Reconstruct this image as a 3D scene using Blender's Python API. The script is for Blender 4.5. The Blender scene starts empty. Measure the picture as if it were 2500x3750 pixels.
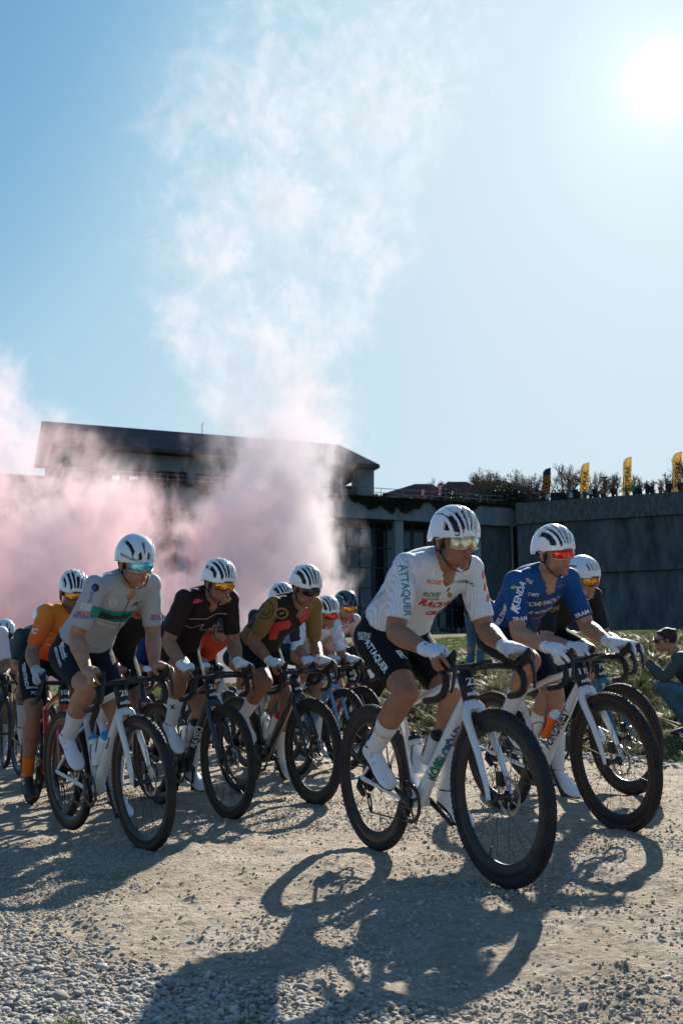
import bpy, bmesh, math, random
import numpy as np
from mathutils import Vector, Matrix, Euler
from mathutils.bvhtree import BVHTree
from math import sin, cos, pi, radians, sqrt, atan2
random.seed(7); RNG = np.random.default_rng(11)
scene = bpy.context.scene
COL = scene.collection

# ------------------------------------------------------------------ camera, light, exposure
F, HZ, CZ = 3900.0, 2505.0, 0.94            # focal length and horizon row (photo pixels), lens height
TH = math.atan((HZ-1875)/F); CT, ST = cos(TH), sin(TH)
cd = bpy.data.cameras.new('camera'); cam = bpy.data.objects.new('camera', cd); COL.objects.link(cam)
cam.location = (0, 0, CZ); cam.rotation_euler = (pi/2+TH, 0, 0)
cd.sensor_fit = 'VERTICAL'; cd.sensor_height = 36; cd.lens = 36*F/3750
cd.clip_start = .1; cd.clip_end = 3000
cd.dof.use_dof = True; cd.dof.focus_distance = 4.7; cd.dof.aperture_fstop = 9.0
scene.camera = cam
SUN_EL, SUN_AZ = radians(30.0), radians(18.1)   # azimuth measured from +Y towards +X
world = bpy.data.worlds.new("World"); scene.world = world; world.use_nodes = True
wn = world.node_tree.nodes; wl = world.node_tree.links
bg = wn['Background']; bg.inputs[1].default_value = .05
sky = wn.new('ShaderNodeTexSky'); sky.sky_type = 'NISHITA'; sky.sun_disc = False
sky.sun_elevation = SUN_EL; sky.sun_rotation = SUN_AZ
sky.air_density = 1.15; sky.dust_density = 1.2; sky.ozone_density = 2.2; sky.altitude = 30
sdir = Vector((sin(SUN_AZ)*cos(SUN_EL), cos(SUN_AZ)*cos(SUN_EL), sin(SUN_EL)))
def wnode(t, **k):
    n_ = wn.new(t)
    for a_, v_ in k.items(): setattr(n_, a_, v_)
    return n_
# the colour of this clear, slightly milky winter sky as a function of the sky's own brightness, plus the sun's aureole
bw = wnode('ShaderNodeRGBToBW'); wl.new(sky.outputs[0], bw.inputs[0])
dv = wnode('ShaderNodeMath', operation='MULTIPLY'); dv.inputs[1].default_value = 1/20; wl.new(bw.outputs[0], dv.inputs[0])
cr = wnode('ShaderNodeValToRGB'); wl.new(dv.outputs[0], cr.inputs[0]); el_ = cr.color_ramp.elements
stops = [(.08, (.08, .20, .42)), (.18, (.165, .36, .61)), (.225, (.23, .46, .69)), (.29, (.41, .635, .795)), (.40, (.52, .72, .84)), (.66, (.63, .785, .88)), (1, (.68, .82, .895))]
el_[0].position = stops[0][0]; el_[0].color = (*stops[0][1], 1); el_[1].position = 1; el_[1].color = (*stops[-1][1], 1)
for p_, c_ in stops[1:-1]:
    e_ = el_.new(p_); e_.color = (*c_, 1)
tcw = wnode('ShaderNodeTexCoord'); dp = wnode('ShaderNodeVectorMath', operation='DOT_PRODUCT'); wl.new(tcw.outputs['Generated'], dp.inputs[0]); dp.inputs[1].default_value = sdir
mxm = wnode('ShaderNodeMath', operation='MAXIMUM'); mxm.inputs[1].default_value = 0; wl.new(dp.outputs['Value'], mxm.inputs[0])
def powk(n_, k_):
    a_ = wnode('ShaderNodeMath', operation='POWER'); a_.inputs[1].default_value = n_; wl.new(mxm.outputs[0], a_.inputs[0])
    m_ = wnode('ShaderNodeMath', operation='MULTIPLY'); m_.inputs[1].default_value = k_; wl.new(a_.outputs[0], m_.inputs[0]); return m_.outputs[0]
sm = wnode('ShaderNodeMath', operation='ADD'); wl.new(powk(5000, .9), sm.inputs[0]); sm2 = wnode('ShaderNodeMath', operation='ADD'); wl.new(powk(500, .16), sm2.inputs[0]); wl.new(powk(70, .07), sm2.inputs[1]); wl.new(sm2.outputs[0], sm.inputs[1])
sc_ = wnode('ShaderNodeVectorMath', operation='SCALE'); sc_.inputs[0].default_value = (1, .97, .90); wl.new(sm.outputs[0], sc_.inputs['Scale'])
av = wnode('ShaderNodeVectorMath', operation='ADD'); wl.new(cr.outputs[0], av.inputs[0]); wl.new(sc_.outputs[0], av.inputs[1])
s2_ = wnode('ShaderNodeVectorMath', operation='SCALE'); s2_.inputs['Scale'].default_value = 10; wl.new(av.outputs[0], s2_.inputs[0])
wl.new(s2_.outputs[0], bg.inputs[0])
sd = bpy.data.lights.new('sun', 'SUN'); sun = bpy.data.objects.new('sun', sd); COL.objects.link(sun)
sd.energy = 5.0; sd.angle = radians(.6); sd.color = (1, .93, .82)
sun.rotation_euler = sdir.to_track_quat('Z', 'Y').to_euler(); sun.location = sdir*60
vs = scene.view_settings; scene.display_settings.display_device = 'sRGB'
vs.view_transform = 'Standard'; vs.look = 'None'; vs.gamma = 1; vs.use_curve_mapping = False; vs.exposure = 1.03
scene.cycles.use_denoising = True
try: scene.cycles.denoiser = 'OPENIMAGEDENOISE'
except Exception: pass
scene.cycles.use_adaptive_sampling = True; scene.cycles.adaptive_threshold = .02
scene.cycles.max_bounces = 8; scene.cycles.diffuse_bounces = 3; scene.cycles.glossy_bounces = 3
scene.cycles.transmission_bounces = 3; scene.cycles.transparent_max_bounces = 12; scene.cycles.volume_bounces = 4
scene.cycles.volume_step_rate = .25; scene.cycles.volume_max_steps = 512
scene.cycles.caustics_reflective = False; scene.cycles.caustics_refractive = False
scene.cycles.sample_clamp_indirect = 4

# ------------------------------------------------------------------ geometry helpers
def ray(px, py):
    a, b, c = px-1250, F, 1875-py
    return Vector((a, b*CT-c*ST, b*ST+c*CT))
def at(px, py, Y):
    r = ray(px, py); return Vector((0, 0, CZ))+r*(Y/r.y)
def lerp(a, b, t): return a+(b-a)*t
def V(*a): return Vector(a)
def tag(o, label=None, cat=None, group=None, kind=None):
    if label: o['label'] = label
    if cat: o['category'] = cat
    if group: o['group'] = group
    if kind: o['kind'] = kind
    return o
def empty(name, loc=(0, 0, 0), rz=0, label=None, cat=None, group=None, kind=None):
    o = bpy.data.objects.new(name, None); COL.objects.link(o)
    o.location = loc; o.rotation_euler = (0, 0, rz); o.empty_display_size = .1
    return tag(o, label, cat, group, kind)
def link(name, me, parent=None, mat=None):
    o = bpy.data.objects.new(name, me); COL.objects.link(o)
    if parent: o.parent = parent
    if mat is not None:
        me.materials.clear(); me.materials.append(mat)
    return o
def wm(o):
    m = o.matrix_basis.copy()
    return wm(o.parent) @ m if o.parent else m

class MB:
    """collects shapes, built as one mesh object"""
    def __init__(s): s.v = []; s.f = []; s.m = []
    def add(s, vs_, fs, mi=0):
        n = len(s.v); s.v += [tuple(v) for v in vs_]; s.f += [tuple(i+n for i in f) for f in fs]; s.m += [mi]*len(fs)
    def box(s, c, h, M=None, mi=0):
        vs_ = [Vector((c[0]+x*h[0], c[1]+y*h[1], c[2]+z*h[2])) for x in (-1, 1) for y in (-1, 1) for z in (-1, 1)]
        if M is not None: vs_ = [M @ v for v in vs_]
        s.add(vs_, [(0, 1, 3, 2), (4, 6, 7, 5), (0, 4, 5, 1), (2, 3, 7, 6), (0, 2, 6, 4), (1, 5, 7, 3)], mi)
    def prism(s, pts, off, mi=0):
        """closed polygon pts (3-D) swept by vector off"""
        n = len(pts); P = [Vector(p) for p in pts]; Q = [p+Vector(off) for p in P]
        s.add(P+Q, [tuple(range(n))[::-1], tuple(range(n, 2*n))]+[(i, (i+1) % n, n+(i+1) % n, n+i) for i in range(n)], mi)
    def tube(s, pts, rad, seg=10, ell=1.0, side=None, caps=True, closed=False, mi=0, dome=False):
        """tube along pts; rad per point; ell scales the radius along the 'side' axis"""
        P = [Vector(p) for p in pts]; n = len(P)
        if not isinstance(rad, (list, tuple)): rad = [rad]*n
        rad = list(rad)
        if dome and not closed:
            t0 = (P[0]-P[1]).normalized(); t1 = (P[-1]-P[-2]).normalized(); r0, r1 = rad[0], rad[-1]; a = P[0]; b = P[-1]
            P = [a+t0*r0*.97, a+t0*r0*.7]+P+[b+t1*r1*.7, b+t1*r1*.97]; rad = [r0*.25, r0*.7]+rad+[r1*.7, r1*.25]; n += 4
            if isinstance(ell, (list, tuple)): ell = [ell[0]]*2+list(ell)+[ell[-1]]*2
        up = None; vs_ = []
        for i in range(n):
            if closed: T = (P[(i+1) % n]-P[i-1])
            else: T = P[min(i+1, n-1)]-P[max(i-1, 0)]
            if T.length < 1e-9: T = Vector((0, 0, 1))
            T.normalize()
            if side is not None:
                A = Vector(side)-T*T.dot(Vector(side))
                if A.length < 1e-4: A = T.orthogonal()
            else:
                A = T.orthogonal() if up is None else up-T*T.dot(up)
                if A.length < 1e-6: A = T.orthogonal()
            A.normalize(); up = A; B = T.cross(A)
            e = ell[i] if isinstance(ell, (list, tuple)) else ell
            for k in range(seg):
                q = 2*pi*k/seg; vs_.append(P[i]+A*(rad[i]*e*cos(q))+B*(rad[i]*sin(q)))
        fs = []
        for i in range(n if closed else n-1):
            j = (i+1) % n
            for k in range(seg):
                l = (k+1) % seg; fs.append((i*seg+k, i*seg+l, j*seg+l, j*seg+k))
        if caps and not closed: fs += [tuple(range(seg))[::-1], tuple((n-1)*seg+k for k in range(seg))]
        s.add(vs_, fs, mi)
    def lathe(s, prof, M=None, seg=48, mi=0, closed=True):
        """profile (radius, y) turned about the y axis"""
        n = len(prof); vs_ = []
        for i in range(seg):
            q = 2*pi*i/seg
            for r, y in prof:
                v = Vector((r*cos(q), y, r*sin(q))); vs_.append(M @ v if M is not None else v)
        fs = []
        for i in range(seg):
            j = (i+1) % seg
            for k in range(n if closed else n-1):
                l = (k+1) % n; fs.append((i*n+k, j*n+k, j*n+l, i*n+l))
        s.add(vs_, fs, mi)
    def ell(s, c, r, M=None, seg=14, rings=9, mi=0):
        vs_ = []; c = Vector(c)
        for i in range(1, rings):
            a = pi*i/rings
            for k in range(seg):
                q = 2*pi*k/seg; v = Vector((r[0]*sin(a)*cos(q), r[1]*sin(a)*sin(q), r[2]*cos(a)))
                vs_.append(c+v)
        vs_ += [c+Vector((0, 0, r[2])), c-Vector((0, 0, r[2]))]
        if M is not None: vs_ = [M @ v for v in vs_]
        fs = []
        for i in range(rings-2):
            for k in range(seg):
                l = (k+1) % seg; fs.append((i*seg+k, (i+1)*seg+k, (i+1)*seg+l, i*seg+l))
        t = len(vs_)-2; b = (rings-2)*seg
        for k in range(seg):
            l = (k+1) % seg; fs.append((t, k, l)); fs.append((t+1, b+l, b+k))
        s.add(vs_, fs, mi)
    def loft(s, secs, seg=20, mi=0):
        """secs: (centre, side axis, other axis, half a, half b) or with power"""
        vs_ = []
        for c, A, B, a, b in secs:
            for k in range(seg):
                q = 2*pi*k/seg; vs_.append(Vector(c)+Vector(A)*(a*cos(q))+Vector(B)*(b*sin(q)))
        n = len(secs); fs = []
        for i in range(n-1):
            for k in range(seg):
                l = (k+1) % seg; fs.append((i*seg+k, i*seg+l, (i+1)*seg+l, (i+1)*seg+k))
        fs += [tuple(range(seg))[::-1], tuple((n-1)*seg+k for k in range(seg))]
        s.add(vs_, fs, mi)
    def mesh(s, name):
        me = bpy.data.meshes.new(name); me.from_pydata([tuple(v) for v in s.v], [], s.f)
        bm = bmesh.new(); bm.from_mesh(me); bmesh.ops.recalc_face_normals(bm, faces=bm.faces); bm.to_mesh(me); bm.free()
        return me
    def build(s, name, mats, parent=None, smooth=True, angle=40, bevel=0):
        me = bpy.data.meshes.new(name); me.from_pydata(s.v, [], s.f)
        if not isinstance(mats, (list, tuple)): mats = [mats]
        for m in mats: me.materials.append(m)
        me.polygons.foreach_set('material_index', s.m)
        bm = bmesh.new(); bm.from_mesh(me); bmesh.ops.recalc_face_normals(bm, faces=bm.faces)
        if bevel: bmesh.ops.bevel(bm, geom=[e for e in bm.edges if len(e.link_faces) == 2 and e.calc_face_angle() > .7], offset=bevel, segments=2, affect='EDGES', profile=.6)
        if smooth:
            for f in bm.faces: f.smooth = True
            a = radians(angle)
            for e in bm.edges:
                if len(e.link_faces) == 2 and e.calc_face_angle() > a: e.smooth = False
        bm.to_mesh(me); bm.free(); me.update()
        o = bpy.data.objects.new(name, me); COL.objects.link(o)
        if parent: o.parent = parent
        return o
    def remesh(s, name, voxel, mat, parent=None, smooth_it=3, disp=None):
        """voxel union of everything added: one continuous smooth surface"""
        me = s.mesh(name); t = bpy.data.objects.new('tmp', me); COL.objects.link(t)
        r = t.modifiers.new('r', 'REMESH'); r.mode = 'VOXEL'; r.voxel_size = voxel; r.use_smooth_shade = True
        if smooth_it:
            q = t.modifiers.new('s', 'SMOOTH'); q.factor = .5; q.iterations = smooth_it
        dg = bpy.context.evaluated_depsgraph_get(); ev = t.evaluated_get(dg)
        out = bpy.data.meshes.new_from_object(ev, depsgraph=dg)
        bpy.data.objects.remove(t); bpy.data.meshes.remove(me)
        out.name = name
        if disp is not None:
            n = len(out.vertices); co = np.empty(n*3, 'f'); out.vertices.foreach_get('co', co); co = co.reshape(-1, 3)
            no = np.empty(n*3, 'f'); out.vertices.foreach_get('normal', no); no = no.reshape(-1, 3)
            co += no*disp(co)[:, None]; out.vertices.foreach_set('co', co.ravel())
        out.materials.clear(); out.materials.append(mat)
        out.polygons.foreach_set('use_smooth', [True]*len(out.polygons)); out.update()
        o = bpy.data.objects.new(name, out); COL.objects.link(o)
        if parent: o.parent = parent
        return o

# value noise in numpy (terrain, cloth folds)
_perm = RNG.random((64, 64, 64)).astype('f')
def vnoise(p):
    p = np.asarray(p, 'f'); i = np.floor(p).astype(int); f = p-i; f = f*f*(3-2*f); i &= 63; j = (i+1) & 63
    c = lambda a, b, d: _perm[a[:, 0], b[:, 1], d[:, 2]]
    x0 = c(i, i, i)*(1-f[:, 0])+c(j, i, i)*f[:, 0]; x1 = c(i, j, i)*(1-f[:, 0])+c(j, j, i)*f[:, 0]
    y0 = c(i, i, j)*(1-f[:, 0])+c(j, i, j)*f[:, 0]; y1 = c(i, j, j)*(1-f[:, 0])+c(j, j, j)*f[:, 0]
    return ((x0*(1-f[:, 1])+x1*f[:, 1])*(1-f[:, 2])+(y0*(1-f[:, 1])+y1*f[:, 1])*f[:, 2])-.5
def fbm(p, o=4):
    s = 0; a = 1; p = np.asarray(p, 'f')
    for k in range(o): s = s+a*vnoise(p*(2.03**k)+k*7.3); a *= .5
    return s

# ------------------------------------------------------------------ materials
def mat(name, col=(.5, .5, .5), rough=.6, metal=0., spec=None, bump=0., bscale=60., var=0., vscale=6., coat=0., sheen=0., alpha=None):
    m = bpy.data.materials.new(name); m.use_nodes = True; nt = m.node_tree; b = nt.nodes['Principled BSDF']
    b.inputs['Base Color'].default_value = (*col, 1); b.inputs['Roughness'].default_value = rough; b.inputs['Metallic'].default_value = metal
    if spec is not None: b.inputs['Specular IOR Level'].default_value = spec
    if coat: b.inputs['Coat Weight'].default_value = coat; b.inputs['Coat Roughness'].default_value = .08
    if sheen: b.inputs['Sheen Weight'].default_value = sheen
    N = nt.nodes.new; L = nt.links.new
    if bump or var:
        tc = N('ShaderNodeTexCoord')
    if var:
        n = N('ShaderNodeTexNoise'); n.inputs['Scale'].default_value = vscale; n.inputs['Detail'].default_value = 6; L(tc.outputs['Object'], n.inputs['Vector'])
        mr = N('ShaderNodeMapRange'); mr.inputs[1].default_value = .3; mr.inputs[2].default_value = .7; mr.inputs[3].default_value = 1-var; mr.inputs[4].default_value = 1+var
        L(n.outputs[0], mr.inputs[0]); mx = N('ShaderNodeVectorMath'); mx.operation = 'SCALE'; mx.inputs[0].default_value = col
        L(mr.outputs[0], mx.inputs['Scale']); L(mx.outputs[0], b.inputs['Base Color'])
    if bump:
        n2 = N('ShaderNodeTexNoise'); n2.inputs['Scale'].default_value = bscale; n2.inputs['Detail'].default_value = 4; L(tc.outputs['Object'], n2.inputs['Vector'])
        bp = N('ShaderNodeBump'); bp.inputs['Strength'].default_value = bump; bp.inputs['Distance'].default_value = .01; L(n2.outputs[0], bp.inputs['Height']); L(bp.outputs[0], b.inputs['Normal'])
    return m
def nodes(m): return m.node_tree.nodes, m.node_tree.links, m.node_tree.nodes['Principled BSDF']
def ramp(nt, fac, stops, interp='LINEAR'):
    r = nt.nodes.new('ShaderNodeValToRGB'); r.color_ramp.interpolation = interp
    el = r.color_ramp.elements
    while len(el) > 1: el.remove(el[-1])
    el[0].position = stops[0][0]; el[0].color = (*stops[0][1], 1)
    for p, c in stops[1:]:
        e = el.new(p); e.color = (*c, 1)
    if fac is not None: nt.links.new(fac, r.inputs[0])
    return r.outputs[0]
_mc = {}
def flat(col, rough=.6, **k):
    key = (tuple(col), rough, tuple(sorted(k.items())))
    if key not in _mc: _mc[key] = mat('paint', col, rough, **k)
    return _mc[key]
# ------------------------------------------------------------------ terrain height
def plane(x, y): return .0488*x+.0214*y
TAB = [  # bearing (photo column): [(distance, photo row)...] past the road edge
 (0,    28.0, [(33, 2545), (60, 2420), (95, 2345)]),
 (700,  19.0, [(23, 2550), (32, 2480), (60, 2400), (98, 2335)]),
 (1250, 14.0, [(17, 2590), (22, 2510), (34, 2420), (104, 2322)]),
 (1490, 12.4, [(15, 2590), (20, 2480), (32, 2390), (106, 2318)]),
 (1740, 11.0, [(12.3, 2650), (15, 2535), (18, 2442), (30, 2370), (108, 2315)]),
 (2080, 9.7, [(10.8, 2725), (13, 2600), (15, 2475), (17, 2395), (24, 2345), (104, 2308)]),
 (2450, 8.5, [(9.5, 2765), (11.2, 2690), (13.2, 2540), (15.5, 2375), (22, 2335), (95, 2305)]),
 (3300, 7.0, [(8.2, 2800), (10, 2690), (12, 2540), (15, 2380), (22, 2335), (85, 2300)])]
TB = np.array([t[0] for t in TAB], float)
def _col(k, Y):
    px, e, kn = TAB[k]
    r0 = ray(px, HZ); xe = r0.x/r0.y*e
    ys = [e]+[a for a, b in kn]+[2000]; zs = [plane(xe, e)]+[at(px, b, a).z for a, b in kn]
    zs.append(zs[-1]+2)
    return np.interp(Y, ys, zs)
def height(x, y, detail=True):
    x = np.atleast_1d(np.asarray(x, float)); y = np.atleast_1d(np.asarray(y, float))
    yy = np.maximum(y, .5); px = 1250+F*x/yy/CT**.5
    pxc = np.clip(px, 0, 3299.9); k = np.clip(np.searchsorted(TB, pxc, 'right')-1, 0, len(TAB)-2)
    t = (pxc-TB[k])/(TB[k+1]-TB[k])
    cols = np.stack([_col(i, yy) for i in range(len(TAB))])
    edges = np.array([c[1] for c in TAB])
    e = edges[k]*(1-t)+edges[k+1]*t
    zb = cols[k, np.arange(len(k))]*(1-t)+cols[k+1, np.arange(len(k))]*t
    w = np.clip((yy-e)/1.2, 0, 1); w = w*w*(3-2*w)
    z = plane(x, y)*(1-w)+zb*w
    q = np.where(y > 1, yy-e, -99)
    if detail:
        p = np.stack([x, y, x*0], 1)
        near = np.clip(1.6-y/14, 0.0, 1)
        z = z+fbm(p*1.1, 3)*.030*(w*2+.35)+w*np.clip(q-.6, 0, 1)*(fbm(p*.8+9, 4)*.16+fbm(p*2.6, 3)*.09)*np.clip(1.7-y/20, 0, 1)+fbm(p*5, 4)*.012*near*(1-w)+w*fbm(p*3, 3)*.05*np.clip(1.5-y/25, 0, 1)
    return z, q
def ground_at(px, py, D0=6.0, D1=30.0):
    """first place on the ground seen at photo position (px, py)"""
    D = D0
    while D < D1:
        q = at(px, py, D)
        if gz(q.x, q.y) >= q.z: break
        D += .05
    q = at(px, py, D); q.z = gz(q.x, q.y); return q
def gz(x, y): return float(height(x, y)[0][0])
def road_q(x, y): return float(height(x, y, False)[1][0])

def grid_mesh(name, xs, ys, zf, keep=None):
    X, Y = np.meshgrid(xs, ys); z, q = zf(X.ravel(), Y.ravel())
    co = np.stack([X.ravel(), Y.ravel(), z], 1)
    nx, ny = len(xs), len(ys); i = np.arange(nx*ny).reshape(ny, nx)
    f = np.stack([i[:-1, :-1], i[:-1, 1:], i[1:, 1:], i[1:, :-1]], -1).reshape(-1, 4)
    if keep is not None:
        k = keep(X.ravel(), Y.ravel(), q); fm = k[f].any(1); f = f[fm]
        u = np.unique(f); mp = -np.ones(len(co), int); mp[u] = np.arange(len(u)); f = mp[f]; co = co[u]
    me = bpy.data.meshes.new(name); me.from_pydata(co.tolist(), [], f.tolist())
    me.polygons.foreach_set('use_smooth', [True]*len(me.polygons)); me.update(); return me

# dirt road
M_dirt = mat('dirt', (.40, .34, .27), .95, spec=.15); n, l, b = nodes(M_dirt); nt = M_dirt.node_tree
tc = n.new('ShaderNodeTexCoord')
def noi(scale, det=8, rough=.55, src=None, dist=0):
    q = n.new('ShaderNodeTexNoise'); q.inputs['Scale'].default_value = scale; q.inputs['Detail'].default_value = det
    q.inputs['Roughness'].default_value = rough; q.inputs['Distortion'].default_value = dist
    l.new(tc.outputs['Object'] if src is None else src, q.inputs['Vector']); return q.outputs[0]
c1 = ramp(nt, noi(.9, 5), [(.3, (.375, .31, .235)), (.5, (.46, .395, .315)), (.7, (.52, .46, .38))])
c2 = ramp(nt, noi(28, 8, .7), [(.28, (.55, .51, .46)), (.5, (1, 1, 1)), (.75, (1.25, 1.22, 1.16))])
c3 = ramp(nt, noi(5, 6, .6), [(.35, (.82, .78, .74)), (.6, (1.04, 1.03, 1.02))])
mu = n.new('ShaderNodeVectorMath'); mu.operation = 'MULTIPLY'; l.new(c1, mu.inputs[0]); l.new(c2, mu.inputs[1])
mu2 = n.new('ShaderNodeVectorMath'); mu2.operation = 'MULTIPLY'; l.new(mu.outputs[0], mu2.inputs[0]); l.new(c3, mu2.inputs[1])
l.new(mu2.outputs[0], b.inputs['Base Color'])
vo = n.new('ShaderNodeTexVoronoi'); vo.inputs['Scale'].default_value = 45; l.new(tc.outputs['Object'], vo.inputs['Vector'])
ad = n.new('ShaderNodeMath'); ad.operation = 'MULTIPLY_ADD'; l.new(vo.outputs[0], ad.inputs[0]); ad.inputs[1].default_value = -.5
sm_ = n.new('ShaderNodeMath'); sm_.operation = 'ADD'; l.new(noi(55, 10, .78), sm_.inputs[0]); l.new(noi(16, 6, .6), sm_.inputs[1]); l.new(sm_.outputs[0], ad.inputs[2])
bp = n.new('ShaderNodeBump'); bp.inputs['Strength'].default_value = 1; bp.inputs['Distance'].default_value = .022
l.new(ad.outputs[0], bp.inputs['Height']); l.new(bp.outputs[0], b.inputs['Normal'])

def zroad(x, y):
    z, q = height(x, y)
    w = np.clip(1.9-y/6, 0, 1)
    p = np.stack([x, y, x*0], 1)
    # lumps and ruts of the loose surface
    cr_, al_ = .899*x+.438*y, .438*x-.899*y; z = z+vnoise(np.stack([cr_*5.5, al_*.35, x*0+3], 1))*.030*w+vnoise(np.stack([cr_*16, al_*1.2, x*0+5], 1))*.008*w
    z = z+np.maximum(fbm(p*17, 3), 0)**1.5*.030*w+np.maximum(vnoise(p*38), .10)*.018*w+.004
    return z, q
xs = np.arange(-2.9, 3.6, .016); ys = np.concatenate([np.arange(2.1, 5.2, .014), np.arange(5.2, 8, .03)])
def wedge(x, y, q): return (np.abs(x) < .345*y+.35) & (q < .25)
road = link('gravel_road', grid_mesh('gravel_road', xs, ys, zroad, wedge), None, M_dirt); tag(road, kind='structure', label='pale dusty gravel road the riders race along')
xs2 = np.concatenate([np.arange(-40, -5, .6), np.arange(-5, 5.01, .09), np.arange(5.3, 30, .8)]); ys2 = np.concatenate([np.arange(-12, 1.9, .5), np.arange(1.9, 14, .09), np.arange(14, 34, .4)])
def zroad2(x, y):
    z, q = height(x, y); inn = (np.abs(x) < .345*y+.3) & (y > 2.15) & (y < 7.93)
    return z+.002-np.where(inn, .05, 0), q
def notin(x, y, q): return q < .35
r2 = link('gravel_road_surround', grid_mesh('gravel_road_surround', xs2, ys2, zroad2, notin), None, M_dirt); tag(r2, kind='structure')

# grass ground
M_grass = mat('grass_ground', (.08, .09, .03), .95, spec=.1); n, l, b = nodes(M_grass); nt = M_grass.node_tree; tc = n.new('ShaderNodeTexCoord')
c1 = ramp(nt, noi(1.6, 8, .7), [(.3, (.050, .062, .022)), (.48, (.085, .09, .038)), (.62, (.15, .135, .07)), (.78, (.10, .115, .04))])
c2 = ramp(nt, noi(40, 6, .7), [(.3, (.45, .45, .45)), (.6, (1.15, 1.15, 1.15))])
mu = n.new('ShaderNodeVectorMath'); mu.operation = 'MULTIPLY'; l.new(c1, mu.inputs[0]); l.new(c2, mu.inputs[1]); l.new(mu.outputs[0], b.inputs['Base Color'])
bp = n.new('ShaderNodeBump'); bp.inputs['Strength'].default_value = 1; bp.inputs['Distance'].default_value = .05; l.new(noi(22, 8, .7), bp.inputs['Height']); l.new(bp.outputs[0], b.inputs['Normal'])
xs3 = np.concatenate([-np.geomspace(900, 12, 26), np.arange(-11.5, 11.6, .18), np.geomspace(12, 900, 26)])
ys3 = np.concatenate([np.arange(-300, -10, 20.), np.arange(-10, 7.5, .6), np.arange(7.5, 34, .18), np.geomspace(35, 1500, 60)])
def zgrass(x, y):
    z, q = height(x, y); p = np.stack([x, y, x*0], 1)
    return np.where(q < .3, z-.12, z+np.maximum(fbm(p*6, 3), -.1)*.05*np.clip((q-.3)*2, 0, 1)*np.clip(1.6-y/30, 0, 1)), q
gr = link('grass_ground', grid_mesh('grass_ground', xs3, ys3, zgrass), None, M_grass); tag(gr, kind='structure', label='grassy ground rising to the building')

# scatter with geometry nodes: points carrying scale and rotation, instances of a few pieces
def scatter(name, pts, scl, rot, meshes, mats_, label, idx=None):
    n_ = len(pts); me = bpy.data.meshes.new(name); me.from_pydata([tuple(p) for p in pts], [], [])
    a = me.attributes.new('scl', 'FLOAT_VECTOR', 'POINT'); a.data.foreach_set('vector', np.asarray(scl, 'f').ravel())
    a = me.attributes.new('rot', 'FLOAT_VECTOR', 'POINT'); a.data.foreach_set('vector', np.asarray(rot, 'f').ravel())
    a = me.attributes.new('pick', 'INT', 'POINT'); a.data.foreach_set('value', (np.arange(n_) % len(meshes)).astype('i') if idx is None else idx)
    o = bpy.data.objects.new(name, me); COL.objects.link(o)
    ng = bpy.data.node_groups.new(name, 'GeometryNodeTree')
    ng.interface.new_socket('Geometry', in_out='INPUT', socket_type='NodeSocketGeometry'); ng.interface.new_socket('Geometry', in_out='OUTPUT', socket_type='NodeSocketGeometry')
    N = ng.nodes.new; L = ng.links.new; gi = N('NodeGroupInput'); go = N('NodeGroupOutput')
    kit = bpy.data.collections.new(name+'_pieces')
    for i, (m_, mt) in enumerate(zip(meshes, mats_)):
        if mt: m_.materials.append(mt)
        k = bpy.data.objects.new('%s_piece_%d' % (name, i), m_); kit.objects.link(k)
    ci = N('GeometryNodeCollectionInfo'); ci.inputs['Collection'].default_value = kit; ci.inputs['Separate Children'].default_value = True; ci.inputs['Reset Children'].default_value = True
    ip = N('GeometryNodeInstanceOnPoints'); ip.inputs['Pick Instance'].default_value = True
    def at_(nm, ty):
        q = N('GeometryNodeInputNamedAttribute'); q.data_type = ty; q.inputs[0].default_value = nm; return q.outputs[0]
    L(gi.outputs[0], ip.inputs['Points']); L(ci.outputs[0], ip.inputs['Instance']); L(at_('pick', 'INT'), ip.inputs['Instance Index'])
    e2r = N('FunctionNodeEulerToRotation'); L(at_('rot', 'FLOAT_VECTOR'), e2r.inputs[0]); L(e2r.outputs[0], ip.inputs['Rotation'])
    L(at_('scl', 'FLOAT_VECTOR'), ip.inputs['Scale']); L(ip.outputs[0], go.inputs[0])
    md = o.modifiers.new('scatter', 'NODES'); md.node_group = ng
    return tag(o, label=label, kind='stuff')

def pebble_mesh(seed, angular=.12, sub=2):
    bm = bmesh.new(); bmesh.ops.create_icosphere(bm, subdivisions=sub, radius=1); r = np.random.default_rng(seed)
    co = np.array([v.co[:] for v in bm.verts]); d = vnoise(co*1.3+seed*3.1)*angular*4+vnoise(co*3+seed)*angular
    for v, k in zip(bm.verts, d): v.co *= 1+k
    for f in bm.faces: f.smooth = sub > 1
    me = bpy.data.meshes.new('pebble'); bm.to_mesh(me); bm.free(); return me
def stone_mat(name, cols):
    m = mat(name, cols[0], .85, spec=.25); n, l, b = nodes(m)
    oi = n.new('ShaderNodeObjectInfo'); tc = n.new('ShaderNodeTexCoord')
    c = ramp(m.node_tree, oi.outputs['Random'], [(i/(len(cols)-.0), c_) for i, c_ in enumerate(cols)])
    q = n.new('ShaderNodeTexNoise'); q.inputs['Scale'].default_value = 3; q.inputs['Detail'].default_value = 6; l.new(tc.outputs['Object'], q.inputs['Vector'])
    c2 = ramp(m.node_tree, q.outputs[0], [(.3, (.75, .75, .75)), (.7, (1.15, 1.13, 1.1))])
    mu = n.new('ShaderNodeVectorMath'); mu.operation = 'MULTIPLY'; l.new(c, mu.inputs[0]); l.new(c2, mu.inputs[1]); l.new(mu.outputs[0], b.inputs['Base Color'])
    return m
M_stone = stone_mat('river_stone', [(.27, .255, .235), (.40, .375, .335), (.19, .183, .175), (.33, .29, .235), (.52, .49, .445), (.23, .215, .195), (.39, .35, .295)])
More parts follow.
